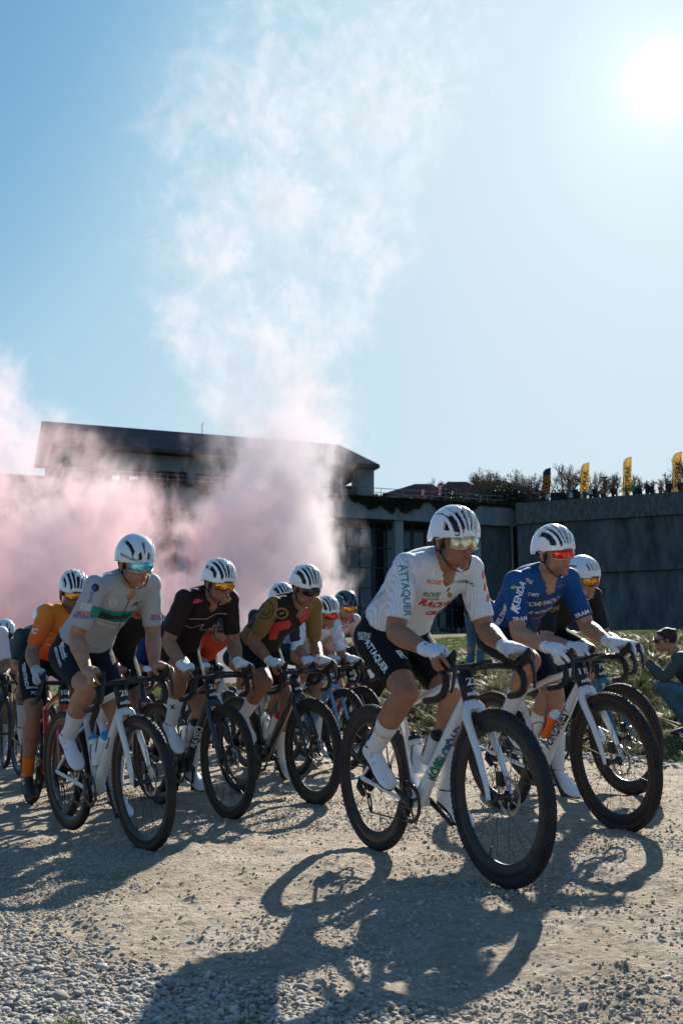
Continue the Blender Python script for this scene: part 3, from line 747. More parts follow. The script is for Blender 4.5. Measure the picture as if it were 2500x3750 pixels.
        links(ch_pts[0], ch_pts[1]); links(low[0], pul2+V(0, 0, -.012)); links(V(ra-.040, -.045, R_W-.02), pul1+V(-.014, 0, 0)); 
        links(pul1+V(.012, 0, 0), pul2+V(.012, 0, 0))
        for t in range(12):
            a = radians(90-t*16); b = radians(90-(t+1)*16); links(BBp+V(.09*cos(a), -.047, .09*sin(a)), BBp+V(.09*cos(b), -.047, .09*sin(b)))
        ch.build('chain', M_dark_metal, root, smooth=False)
        d = MB(); d.tube([RA+V(-.004, -.075, -.01), RA+V(.0, -.083, -.04), RA+V(.025, -.075, -.075)], [.012, .017, .014], 10, dome=True)
        d.tube([pul1+V(0, -.008, 0), pul2+V(0, -.008, 0)], [.008, .007], 8, side=(0, 1, 0), ell=.3); d.tube([pul1+V(0, .006, 0), pul2+V(0, .006, 0)], [.008, .007], 8, side=(0, 1, 0), ell=.3)
        for q in (pul1, pul2): d.tube([q+V(0, -.003, 0), q+V(0, .003, 0)], .0125, 12)
        d.build('derailleur', M_carbon, root)
        for nm, px_, s2 in (('front_caliper', fa, -1), ('rear_caliper', ra, 1)):
            m = MB(); q = V(px_-.055 if s2 < 0 else px_+.06, .047, R_W+(.065 if s2 < 0 else .03)); m.box(q, (.022, .013, .030), bevel if False else None); m.tube([q+V(0, .006, .03), q+V(-.02, .01, .12)], .0028, 6); m.build(nm, M_carbon, root, bevel=.004)
        m = MB(); m.tube([V(fa, -.062, R_W), V(fa, .062, R_W)], .0075, 10); m.build('thru_axle', M_dark_metal, root)
    # number board wrapped round the head tube
    if p.get('num'):
        n2 = MB(); vs_ = []; a0, a1 = radians(-105), radians(105); nn = 14
        c0 = ht1+u*.0; H_ = .125
        for kz in (0, 1):
            for i in range(nn+1):
                a = lerp(a0, a1, i/nn); r = .031+.002*kz; q = c0+u*(H_*kz)+V(.948, 0, .317)*(r*cos(a)*1.2-.002)+V(0, 1, 0)*(r*sin(a)*1.05); vs_.append(S @ q)
        n2.add(vs_, [(i, i+1, nn+2+i, nn+1+i) for i in range(nn)])
        o = n2.build('number_board', M_plate, root); md = o.modifiers.new('t', 'SOLIDIFY'); md.thickness = .0012; md.offset = 1
        R3 = Matrix(((0, 0, .948*1), (1, 0, 0), (0, 1, .317))).to_4x4()
        for txt, sz, up in ((p['num'], .047, .075), ('wilier', .030, .024), (p.get('nm', ''), .010, .046)):
            if not txt: continue
            me = text_mesh(txt, sz, .25 if txt == 'wilier' else 0, .03 if sz > .02 else 0)
            for v in me.vertices:
                lat = v.co.x; a = lat/.034; r = .0345
                q = c0+u*(up+v.co.y)+V(.948, 0, .317)*(r*cos(a)*1.2+.0008)+V(0, 1, 0)*(r*sin(a)*1.05); v.co = S @ q
            link('lettering', me, o, M_white)
    root['_bb'] = bb
    # bottle cages
    for nm, A, B, t0, sd in (('bottle_cage', dtt, BBp, .60, 1), ('bottle_cage', stt, BBp, .58, -1)):
        if lod > 1: continue
        q = lerp(A, B, t0); d = (A-B).normalized(); nrm = V(-d.z, 0, d.x)*1.0
        if sd > 0: nrm = V(-d.z, 0, d.x)
        else: nrm = V(d.z, 0, -d.x)
        c = MB(); cen = q+nrm*.068
        for s_ in (1, -1): c.tube([q+nrm*.028-d*.06, cen-d*.062+V(0, s_*.03, 0), cen-d*.01+V(0, s_*.04, 0), cen+d*.045+nrm*.02+V(0, s_*.034, 0), cen+d*.05+nrm*.037], .0028, 6)
        c.build('bottle_cage', M_carbon, root)
        key = 'down_bottle' if sd > 0 else 'seat_bottle'
        if p.get(key): bottle(root, cen, d, nrm, *p[key])
    return root, fr, fk
def bottle(root, cen, d, nrm, body, cap, label, trans=False):
    M0 = wm(root); o = empty('water_bottle', M0 @ (cen-d*.075), 0, label, 'bottle', 'water bottles on the bicycles')
    o.matrix_basis = Matrix.Translation(M0 @ (cen-d*.075)) @ (M0.to_3x3() @ d.to_track_quat('Z', 'Y').to_matrix()).to_4x4()
    b = MB(); prof = [(.030, .001), (.035, .004), (.0365, .012), (.0365, .07), (.034, .084), (.0335, .10), (.0365, .112), (.0365, .132), (.033, .148), (.026, .156)]
    b.tube([(0, 0, z) for r, z in prof], [r for r, z in prof], 24); b.build('bottle_body', body, o)
    c = MB(); c.tube([(0, 0, .150), (0, 0, .158), (0, 0, .170), (0, 0, .172), (0, 0, .176), (0, 0, .190), (0, 0, .192)], [.031, .0315, .028, .018, .011, .012, .010], 18); c.build('bottle_cap', cap, o)
    return o
# ------------------------------------------------------------------ people
def skin_mat(name, col):
    m = mat(name, col, .5, spec=.4); n, l, b = nodes(m); tc = n.new('ShaderNodeTexCoord')
    at_ = n.new('ShaderNodeAttribute'); at_.attribute_name = 'tint'
    q = n.new('ShaderNodeTexNoise'); q.inputs['Scale'].default_value = 22; q.inputs['Detail'].default_value = 5; l.new(tc.outputs['Object'], q.inputs['Vector'])
    c = ramp(m.node_tree, q.outputs[0], [(.3, tuple(x*k for x, k in zip(col, (.84, .78, .76)))), (.7, tuple(x*k for x, k in zip(col, (1.1, 1.1, 1.1))))])
    mu = n.new('ShaderNodeVectorMath'); mu.operation = 'MULTIPLY'; l.new(c, mu.inputs[0]); l.new(at_.outputs['Color'], mu.inputs[1]); l.new(mu.outputs[0], b.inputs['Base Color'])
    b.inputs['Subsurface Weight'].default_value = .08; b.inputs['Subsurface Radius'].default_value = (.012, .004, .002); b.inputs['Subsurface Scale'].default_value = 1
    q2 = n.new('ShaderNodeTexNoise'); q2.inputs['Scale'].default_value = 260; q2.inputs['Detail'].default_value = 3; l.new(tc.outputs['Object'], q2.inputs['Vector'])
    bp = n.new('ShaderNodeBump'); bp.inputs['Strength'].default_value = .25; bp.inputs['Distance'].default_value = .002; l.new(q2.outputs[0], bp.inputs['Height']); l.new(bp.outputs[0], b.inputs['Normal'])
    return m
M_skin = [skin_mat('skin_tanned', (.30, .140, .078)), skin_mat('skin_fair', (.37, .19, .118)), skin_mat('skin_olive', (.28, .135, .080))]
M_hair = mat('hair_dark', (.018, .012, .009), .6, spec=.4, bump=.8, bscale=120)
M_hair_br = mat('hair_brown', (.07, .035, .02), .6, spec=.4, bump=.8, bscale=120)
M_strap = mat('helmet_strap', (.008, .008, .009), .7)
M_helm_in = mat('helmet_lining', (.008, .009, .010), .6)
def helm(name, col, rough=.22): return mat(name, col, rough, spec=.5, coat=.6)
M_hw = helm('helmet_white', (.74, .76, .78)); M_lens_frame_w = flat((.72, .73, .74), .3); M_lens_frame_b = flat((.012, .012, .013), .3)
def lens(name, c0, c1, c2):
    m = mat(name, c0, .09, metal=.75, spec=.6); n, l, b = nodes(m); tc = n.new('ShaderNodeTexCoord')
    mp = n.new('ShaderNodeMapping'); mp.inputs['Scale'].default_value = (9, 26, 9); l.new(tc.outputs['Object'], mp.inputs[0])
    q = n.new('ShaderNodeTexNoise'); q.inputs['Scale'].default_value = 1; q.inputs['Detail'].default_value = 3; l.new(mp.outputs[0], q.inputs['Vector'])
    c = ramp(m.node_tree, q.outputs[0], [(.32, c0), (.5, c1), (.66, c2)]); l.new(c, b.inputs['Base Color']); return m
M_lens_gold = lens('lens_gold', (.30, .26, .17), (.85, .76, .5), (.5, .45, .33))
M_lens_red = lens('lens_red', (.30, .02, .03), (.85, .05, .03), (.6, .12, .03))
M_lens_orange = lens('lens_orange', (.30, .07, .01), (.95, .33, .04), (.8, .45, .08))
M_lens_blue = lens('lens_blue', (.02, .12, .2), (.10, .55, .70), (.45, .85, .85))
M_lens_dark = lens('lens_dark', (.02, .018, .018), (.06, .05, .05), (.09, .08, .08))
def cloth(name, col, rough=.75, bump=.25, bscale=60, **k): return mat(name, col, rough, spec=.25, bump=bump, bscale=bscale, sheen=.0, **k)

def ik(A, B, l1, l2, pole):
    A, B, pole = Vector(A), Vector(B), Vector(pole); d = B-A; L_ = d.length
    if L_ > (l1+l2)*.998: s = L_/((l1+l2)*.998); l1 *= s; l2 *= s
    t = (l1*l1-l2*l2+L_*L_)/(2*L_); h = sqrt(max(l1*l1-t*t, 0)); u = d/L_; w = pole-u*pole.dot(u); w.normalize(); return A+u*t+w*h

def torso_secs(J, grow=0.0, t0=-.12, t1=1.08, flat_=1.0, big=1.0):
    hip = (J['hipR']+J['hipL'])/2; sh = (J['shR']+J['shL'])/2; lat0 = (J['hipL']-J['hipR']).normalized(); lat1 = (J['shL']-J['shR']).normalized()
    p0 = hip+V(0, 0, .0); p2 = sh+(sh-hip).normalized()*.035+J.get('hump', V(-.0, 0, .0))*0; d = (p2-p0); N0 = lat0.cross(d.normalized()); pm = (p0+p2)/2-N0*J.get('bend', .07)*1.0
    T = [(-.14, .115, .075), (0, .164, .120), (.10, .172, .130), (.22, .160, .122), (.38, .148, .116), (.52, .156, .120), (.68, .174, .126), (.82, .184, .120), (.92, .166, .102), (1.0, .116, .084), (1.08, .070, .068)]
    def prof(t):
        for (a, w0, d0), (b, w1, d1) in zip(T[:-1], T[1:]):
            if t <= b: k = (t-a)/(b-a); return lerp(w0, w1, k), lerp(d0, d1, k)
        return T[-1][1:]
    S = []; n_ = 22
    for i in range(n_+1):
        t = lerp(t0, t1, i/n_); c = p0*(1-t)**2+pm*2*t*(1-t)+p2*t*t; tg = ((pm-p0)*2*(1-t)+(p2-pm)*2*t).normalized(); lat = lat0.lerp(lat1, min(max(t, 0), 1)); lat = (lat-tg*lat.dot(tg)).normalized(); dep = lat.cross(tg)
        w, dd = prof(t); S.append((c, lat, dep, w*big+grow, dd*big*flat_+grow))
    return S
def torso_pt(J, t):
    return torso_secs(J, 0, t, t+.01)[0]

def hood_hand(hood, s, grow=0., fingerless=None, wristlen=.125, lever=True):
    """hand resting on a brake hood; returns list of tubes: (points, radii, ell, side)"""
    H = Vector(hood); T = []
    W = H+V(-wristlen, s*.012, .040)
    up = (0, s*.35, 1)
    pal = [W+V(.005, 0, 0), W+V(.035, s*.004, .004), H+V(-.055, s*.010, .034), H+V(-.018, s*.018, .028)]
    T.append((pal, [.0215+grow, .0235+grow, .0255+grow, .021+grow], [1.25, 1.5, 1.65, 1.7], (0, 1, -.3*s)))
    F_ = [(.020, .036, .020), (.000, .039, .018), (-.020, .038, .016), (-.038, .034, .013)]
    for i, (dx, dy, dz) in enumerate(F_):
        B = H+V(dx-.020, s*.028, dz+.012); M1 = H+V(dx+.002, s*(.044), dz-.018); M2 = H+V(dx+.006, s*.038, dz-.044); E = H+V(dx+.004, s*.020, dz-.057)
        if i == 0: M1 = H+V(.030, s*.040, .012); M2 = H+V(.050, s*.034, -.010); E = H+V(.056, s*.022, -.030)
        r = [.0105+grow, .0098+grow, .0092+grow, .0080+grow]
        if fingerless is None: T.append(([B, M1, M2, E], r, 1, None))
        else:
            k = fingerless; Q = B.lerp(M1, k) if k <= 1 else M1; T.append(([B, Q], [r[0], r[1]+.001], 1, None)) if k <= 1 else T.append(([B, M1, M2, E], r, 1, None))
    th = [W+V(.030, -s*.014, -.004), H+V(-.062, -s*.026, .016), H+V(-.030, -s*.034, .004), H+V(-.004, -s*.032, -.010)]
    if fingerless is None or fingerless > 1: T.append((th, [.0165+grow, .0135+grow, .0118+grow, .0095+grow], 1, None))
    else: T.append((th[:3], [.0165+grow, .0140+grow, .0125+grow], 1, None))
    return W, T
def drop_hand(pt, s, grow=0.): pass

def head_blobs(m, HM, female=False):
    e = lambda c, r: m.ell(c, r, HM, 16, 10)
    e((-.014, 0, .038), (.098, .076, .088)); e((.030, 0, -.010), (.060, .062, .080)); e((.026, 0, -.062), (.056, .053, .044))
    e((.060, 0, -.045), (.034, .037, .045)); e((.074, 0, -.098), (.021, .022, .017))
    for s in (1, -1):
        e((.058, s*.038, -.018), (.028, .022, .026)); e((.012, s*.050, -.064), (.034, .014, .026))
        e((-.012, s*.080, -.004), (.017, .007, .031)); e((-.004, s*.078, -.026), (.010, .007, .014))
        e((.104, s*.012, -.036), (.010, .009, .009))
        e((.084, s*.032, .026), (.013, .026, .010))
    T = lambda p: [HM @ Vector(q) for q in p]
    m.tube(T([(.086, 0, .026), (.102, 0, -.002), (.116, 0, -.030)]), [.010, .0105, .0125], 10, dome=True)
    e((.094, 0, -.062), (.011, .025, .0062)); e((.092, 0, -.073), (.012, .021, .0072)); e((.086, 0, -.058), (.012, .027, .012))
def tint_head(me, HM, stubble, hairy=(0, 0, 0)):
    n = len(me.vertices); co = np.empty(n*3, 'f'); me.vertices.foreach_get('co', co); co = co.reshape(-1, 3)
    Mi = np.array(HM.inverted()); p = co@Mi[:3, :3].T+Mi[:3, 3]
    c = np.ones((n, 4), 'f')
    g = lambda cx, cy, cz, rx, ry, rz: np.exp(-(((p[:, 0]-cx)/rx)**2+((np.abs(p[:, 1])-cy)/ry)**2+((p[:, 2]-cz)/rz)**2))
    lip = np.clip(g(.102, 0, -.067, .014, .021, .008)*1.5, 0, 1); c[:, 1] *= 1-.42*lip; c[:, 2] *= 1-.34*lip; c[:, 0] *= 1-.12*lip
    line = np.clip(g(.105, 0, -.0675, .016, .022, .0025), 0, 1); c[:, :3] *= (1-.5*line)[:, None]
    ck = g(.07, .045, -.03, .03, .02, .02)*.5+g(.11, 0, -.03, .02, .015, .02)*.5+g(-.01, .08, 0, .02, .012, .03)*.7; c[:, 1] *= 1-.25*ck; c[:, 2] *= 1-.3*ck
    if stubble:
        st_ = np.clip(g(.05, .03, -.085, .06, .035, .032)*1.4+g(.095, 0, -.05, .02, .03, .007)*.8, 0, 1)*stubble; st_ *= 1-lip; c[:, :3] *= (1-st_)[:, None]; c[:, 0] *= 1-.0*st_
    a = me.color_attributes.new('tint', 'FLOAT_COLOR', 'POINT'); a.data.foreach_set('color', c.ravel())

def helmet(parent, HM, shell, style, sc=1.0, low=False, accent=None):
    a, b, c = .131*sc, .099*sc, .128*sc; NA, NB = (52, 72) if not low else (26, 36)
    base = Vector((-.012, 0, .040))
    def pt(al, be, off=0):
        sg = lambda v, e: (1 if v >= 0 else -1)*abs(v)**e
        sa = sin(al)**.80; x = (a+off)*sg(cos(al), .92)*(1.0 if cos(al) > 0 else 1.04); y = (b+off)*sa*sg(sin(be), .88); z = (c+off)*sa*max(cos(be), 0)**.72 - (.010 if abs(be) > pi/2 else 0)
        k = abs(sin(be))*sin(al)
        z += -.010*(cos(al) < 0)*(-cos(al))*2.0*(.3+k) + .012*(cos(al) > 0)*cos(al)*k*0 - .006*k + (.0 if cos(al) < .0 else -.004*cos(al))
        z += -.018*max(0, -cos(al)-.25)*abs(sin(be))
        return base+V(x, y, z)
    def vent(A, Bd):
        if abs(Bd) > 84 or A < 6 or A > 172: return False
        w = 100*abs(sin(radians(Bd)))**.88*sin(radians(A))**.42
        return any(b0 <= w <= b1 and a0 <= A <= a1 for b0, b1, a0, a1 in style)
    bm = bmesh.new(); G = {}
    for i in range(NA+1):
        A = 3+174*i/NA
        for j in range(NB+1):
            Bd = -92+184*j/NB; G[i, j] = bm.verts.new(pt(radians(A), radians(Bd)))
    for i in range(NA):
        for j in range(NB):
            A = 3+174*(i+.5)/NA; Bd = -92+184*(j+.5)/NB
            if not vent(A, Bd): bm.faces.new((G[i, j], G[i, j+1], G[i+1, j+1], G[i+1, j]))
    bm.faces.new([G[0, j] for j in range(NB+1)]); bm.faces.new([G[NA, j] for j in range(NB, -1, -1)])
    bmesh.ops.delete(bm, geom=[v for v in bm.verts if not v.link_faces], context='VERTS')
    bmesh.ops.recalc_face_normals(bm, faces=bm.faces)
    cen = base+V(0, 0, .05)
    if sum(f.normal.dot(f.calc_center_median()-cen) for f in bm.faces) < 0: bmesh.ops.reverse_faces(bm, faces=bm.faces)
    bmesh.ops.solidify(bm, geom=bm.faces[:], thickness=.017*sc)
    bmesh.ops.smooth_vert(bm, verts=[v for v in bm.verts if any(len(e.link_faces) == 2 and e.calc_face_angle() > .9 for e in v.link_edges)], factor=.35, use_axis_x=True, use_axis_y=True, use_axis_z=True)
    for f in bm.faces: f.smooth = True
    for e in bm.edges:
        if len(e.link_faces) == 2 and e.calc_face_angle() > .95: e.smooth = False
    bm.transform(HM); me = bpy.data.meshes.new('helmet'); bm.to_mesh(me); bm.free()
    h = link('helmet', me, parent, shell)
    L_ = MB(); n2 = 14
    vs_ = [HM @ pt(radians(3+174*i/n2), radians(-90+180*j/n2), -.019*sc) for i in range(n2+1) for j in range(n2+1)]
    L_.add(vs_, [(i*(n2+1)+j, i*(n2+1)+j+1, (i+1)*(n2+1)+j+1, (i+1)*(n2+1)+j) for i in range(n2) for j in range(n2)]); L_.build('helmet_lining', M_helm_in, h)
    T = lambda p: [HM @ Vector(q) for q in p]
    if not low:
        s_ = MB()
        for s in (1, -1):
            s_.tube(T([(.040, s*.074, .045), (.030, s*.079, .012), (.012, s*.080, -.028), (.018, s*.071, -.066), (.045, s*.040, -.112), (.054, 0, -.124)]), .0052, 6, side=(0, 0, 1), ell=.6)
            s_.tube(T([(-.065, s*.070, .040), (-.040, s*.082, .004), (-.008, s*.084, -.036), (.012, s*.080, -.036)]), .0048, 6)
            s_.tube(T([(.010, s*.083, -.034), (.018, s*.081, -.048)]), .0085, 6, ell=.7)
        s_.build('strap', M_strap, h)
    return h
ST_POC = [(7, 27, 8, 58), (37, 57, 12, 60), (66, 83, 24, 62), (89, 96, 48, 66), (2, 4, 58, 150), (24, 27, 58, 150), (52, 56, 58, 150), (78, 82, 62, 112), (72, 92, 116, 140)]
ST_RIB = [(0, 13, 7, 78), (23, 41, 9, 82), (51, 68, 18, 86), (78, 92, 38, 92), (0, 13, 92, 154), (23, 42, 94, 152), (52, 70, 100, 146)]
ST_GIRO = [(0, 15, 8, 50), (25, 44, 9, 92), (54, 72, 20, 94), (82, 93, 46, 84), (5, 20, 62, 150), (32, 50, 102, 150), (60, 76, 102, 140)]
ST_AERO = [(0, 8, 14, 48), (30, 56, 8, 21), (66, 80, 34, 84), (8, 26, 92, 102), (30, 46, 116, 150)]
ST_SWEET = [(8, 19, 12, 38), (31, 43, 16, 42), (55, 66, 26, 46), (10, 26, 100, 130)]
def glasses(parent, HM, lens_m, frame_m, h=.058, low=False):
    m = MB(); n = 22; vs_ = []
    for i in range(n+1):
        az = radians(-62+124*i/n); r = 1
        x = .024+.091*cos(az); y = .080*sin(az); top = .034-.004*abs(sin(az)); k = math.exp(-(y/.013)**2); bot = top-h+.018*k+.018*(abs(sin(az)))**3
        vs_ += [HM @ V(x+.006*(1-k*0), y, top), HM @ V(x+.009, y, (top+bot)/2), HM @ V(x+.003, y*.97, bot)]
    fs = []
    for i in range(n): fs += [(3*i, 3*i+3, 3*i+4, 3*i+1), (3*i+1, 3*i+4, 3*i+5, 3*i+2)]
    m.add(vs_, fs); g = m.build('sunglasses', lens_m, parent); md = g.modifiers.new('t', 'SOLIDIFY'); md.thickness = .0022
    f = MB(); top = [vs_[3*i] for i in range(n+1)]; f.tube(top, .0032, 6)
    f.tube([vs_[3*i+2] for i in range(n+1)], .0014 if not low else .001, 5)
    for s, q in ((1, vs_[3*n]), (-1, vs_[0])):
        f.tube([q, HM @ V(.035, s*.079, .024), HM @ V(-.030, s*.083, .014)], [.0048, .0034, .0028], 6)
    f.build('glasses_frame', frame_m, g); return g

def rider(p):
    """a cyclist on bicycle p; joints in the bicycle's own frame"""
    root = empty('person', p['loc'], p['rz'], p['label'], 'person', 'riders in the race'); root.rotation_euler.x = radians(p.get('lean', 0)); vx = p.get('voxel', .006); lod = p.get('lod', 0)
    bb = .62-p.get('wb', 1.05)+.435; hz = p.get('hood', (.565, .915)); hy = p.get('hoody', .187)
    J = {}
    hx, hzz = p.get('hip', (-.25, 1.03)); sx, sz_ = p.get('sh', (.15, 1.33)); sy = .178; yo = p.get('yo', 0); ty = p.get('shtwist', 0); rl = p.get('shroll', 0)
    J['hipR'], J['hipL'] = V(hx, -.088, hzz), V(hx, .088, hzz); J['shR'], J['shL'] = V(sx-ty, yo-sy, sz_-rl), V(sx+ty, yo+sy, sz_+rl); J['bend'] = p.get('bend', .07)
    ca = radians(p.get('crank', 150)); pitch = p.get('footpitch', 28)
    for k, s, a in (('R', -1, ca), ('L', 1, ca+pi)):
        P = V(bb+.1725*cos(a), s*.118, .272+.1725*sin(a)+.012); fp = radians(pitch+12*sin(a)); J['ped'+k] = P; J['fp'+k] = fp
        R = Matrix.Rotation(fp, 3, 'Y'); J['an'+k] = P+R @ V(-.115, 0, .085); J['R'+k] = R
        J['kn'+k] = ik(J['hip'+k]+V(0, s*.015, 0), J['an'+k], p.get('thigh', .445), p.get('shank', .44), V(1, s*p.get('kneeout', .03), .4))
        hd = V(hz[0], s*hy, hz[1]); W, _ = hood_hand(hd, s); J['wr'+k] = W; J['hood'+k] = hd
        J['el'+k] = ik(J['sh'+k], W, .295, .25, V(-.7, s*p.get('elb', .35), -.7))
    hc = V(*p['head']); HM = Matrix.Translation(hc) @ Euler((radians(p.get('roll', 0)), radians(p.get('pitch', 8)), radians(p.get('yaw', 0))), 'ZYX' if False else 'XYZ').to_matrix().to_4x4() @ Matrix.Scale(p.get('hs', 1.03), 4)
    J['HM'] = HM
    body = MB(); build_body(body, J, p)
    sk = M_skin[p.get('skin', 0)]
    bo = body.remesh('body', vx, sk, root, 3 if vx < .008 else 2, lambda co: (fbm(co*np.array([16, 16, 9.]), 3)*.0042+fbm(co*48, 2)*.0012)*(co[:, 2] < hc.z-.16)); tint_head(bo.data, HM, p.get('stubble', 0))
    fold = lambda amp, f=9: (lambda co: fbm(co*np.array([f, f, f*1.6]), 3)*amp+fbm(co*np.array([f*3.2]*3), 2)*amp*.35)
    # jersey
    jm = MB(); jm.loft(torso_secs(J, .007, p.get('hem', .17), 1.04, 1.0, p.get('build', 1)), 28)
    for k, s in (('R', -1), ('L', 1)):
        A, B = J['sh'+k], J['el'+k]; e = A.lerp(B, p.get('sleeve', .80)); jm.tube([A.lerp(torso_pt(J, .86)[0], .35), A, A.lerp(B, .35), e], [.064, .0680, .0620, .0560], 20, ell=1)
        jm.ell(A+V(0, 0, .002), (.071, .069, .068))
        nb_ = torso_pt(J, 1.0)[0]; jm.tube([nb_.lerp(A, .22), A.lerp(nb_, .45)+V(0, 0, .010), A], [.060, .058, .058], 14, dome=True)
    nb_ = torso_pt(J, .96); nq = torso_pt(J, 1.04)[0]; jw = HM @ V(-.022, 0, -.055); up_ = (jw-nq).normalized(); jm.tube([nb_[0], nq+up_*.012], [.080, .0735], 20, side=tuple(nb_[1]))
    je = jm.remesh('jersey', vx*1.05, p['jersey'], root, 5, fold(.0075))
    # shorts
    sm = MB(); sm.loft(torso_secs(J, .004, -.14, .34, 1.0, p.get('build', 1)), 26)
    for k, s in (('R', -1), ('L', 1)):
        A, B = J['hip'+k], J['kn'+k]; e = A.lerp(B, p.get('shortlen', .80)); sm.tube([A.lerp(B, -.05), A.lerp(B, .12), A.lerp(B, .4), A.lerp(B, .66), e], [.098, .105, .096, .081, .0715], 22)
        sm.ell(A+V(-.035, 0, .00), (.098, .085, .098))
    so = sm.remesh('shorts', vx*1.1, p['shorts'], root, 5, fold(.0028))
    O = {'root': root, 'body': bo, 'jersey': je, 'shorts': so, 'J': J}
    # socks, shoes
    sh_ = p.get('sockh', .48)
    for k, s in (('R', -1), ('L', 1)):
        c = MB(); A = J['an'+k]; q = [calf(J, k, t) for t in (1.0, .93, .86, .78, .70, .62, .52) if t >= 1-sh_]; pts = [A+J['R'+k] @ V(.010, 0, -.04)]+[a_ for a_, r_ in q]; rr = [.042]+[r_+.0042 for a_, r_ in q]
        c.tube(pts, rr, 18); so_ = c.build('sock', p.get('sock', flat((.78, .79, .80), .8)), root)
        O['sock'+k] = so_; O['shoe'+k] = shoe(root, J['ped'+k], J['R'+k], s, p.get('shoe', M_shoe), lod)
    # gloves
    if p.get('glove'):
        for k, s in (('R', -1), ('L', 1)):
            g = MB(); W, T = hood_hand(J['hood'+k], s, .0028, p.get('fingerless', .75))
            for pts, r, e, sd_ in T: g.tube(pts, r, 12, ell=e, side=sd_, dome=(len(pts) > 2 and p.get('fingerless', .75) > 1) or e != 1)
            d = (J['el'+k]-W).normalized(); g.tube([W+V(.012, 0, 0), W, W+d*.035], [.026, .0305, .0325], 14, ell=1.1, side=(0, 1, 0))
            O['glove'+k] = g.remesh('glove', min(vx, .0052), p['glove'], root, 2)
    else:
        pass
    # hair below the helmet edge
    h = MB(); h.ell((-.030, 0, .012), (.086, .0785, .060), HM, 20, 12); h.build('hair', p.get('hair', M_hair), root)
    O['helmet'] = helmet(root, HM, p['helmet'], p.get('style', ST_RIB), 1.0, lod >= 2); O['glasses'] = glasses(root, HM, p.get('lens', M_lens_dark), p.get('gframe', M_lens_frame_b), .060, lod >= 1)
    if p.get('zip', 1) and lod < 2:
        pass
    return O
M_shoe = mat('shoe_white', (.70, .71, .72), .35, spec=.5, coat=.2, bump=.1, bscale=60); M_shoe_b = mat('shoe_black', (.02, .02, .022), .4, spec=.5); M_sole = mat('shoe_sole', (.015, .015, .016), .5)
M_dial = flat((.55, .56, .58), .3)
def shoe(root, P, R, s, m, lod):
    f = lambda x, y, z: P+R @ V(x, y, z)
    X, Y, Z = R @ V(1, 0, 0), R @ V(0, 1, 0), R @ V(0, 0, 1); o = MB(); secs = []
    for x, w, h, z in ((-.178, .018, .020, .040), (-.168, .030, .036, .045), (-.140, .036, .046, .052), (-.105, .037, .050, .056), (-.06, .037, .043, .048), (-.015, .043, .034, .038), (.03, .049, .028, .030), (.06, .046, .024, .026), (.085, .034, .018, .022), (.098, .016, .010, .020)):
        secs.append((f(x, -s*.006*(x > 0), z), Y, Z, w, h))
    o.loft(secs, 20); o.tube([f(-.125, 0, .07), f(-.120, 0, .100)], [.041, .043], 16)
    sh = o.remesh('shoe', .0055 if lod == 0 else .008, m, root, 3)
    c_ = MB(); cq = [f(-.120+.040*cos(a), .042*sin(a), .094+.012*cos(a)) for a in [2*pi*i/18 for i in range(18)]]; c_.tube(cq, .0035, 6, closed=True); c_.build('shoe_collar', M_strap if m is not M_shoe_b else M_dial, sh)
    b = MB(); secs = [(f(x, -s*.006*(x > 0), .008), Y, Z, w, .0065) for x, w in ((-.176, .016), (-.15, .032), (-.10, .031), (-.05, .028), (0, .042), (.04, .046), (.075, .036), (.096, .014))]; b.loft(secs, 18); b.build('sole', M_sole, sh)
    if lod == 0:
        for i, (x, z) in enumerate(((-.075, .070), (-.035, .058))):
            d = MB(); q = f(x, s*.030, z); nn = (Y*s*.85+Z*.5).normalized(); d.tube([q, q+nn*.011], [.0105, .0095], 14); d.build('shoe_dial', M_dial, sh)
        l_ = MB()
        for x, z0 in ((-.075, .083), (-.05, .076), (-.022, .066), (.004, .058)): l_.tube([f(x, s*.026, z0-.014), f(x+.004, 0, z0+.0065), f(x, -s*.024, z0-.012)], .0012, 5)
        l_.build('laces', M_strap, sh)
    return sh
CALF_T = [0, .14, .32, .52, .78, 1.0]; CALF_R = [.054, .0560, .0605, .0530, .0395, .0365]; CALF_B = [0, .006, .014, .010, 0, 0]
def calf(J, k, t):
    kn, an = J['kn'+k], J['an'+k]; fwd = J.get('fwd', V(1, 0, 0)); kd = (kn-an).normalized(); back = -(fwd-kd*fwd.dot(kd)).normalized()
    return kn.lerp(an, t)+back*float(np.interp(t, CALF_T, CALF_B)), float(np.interp(t, CALF_T, CALF_R))
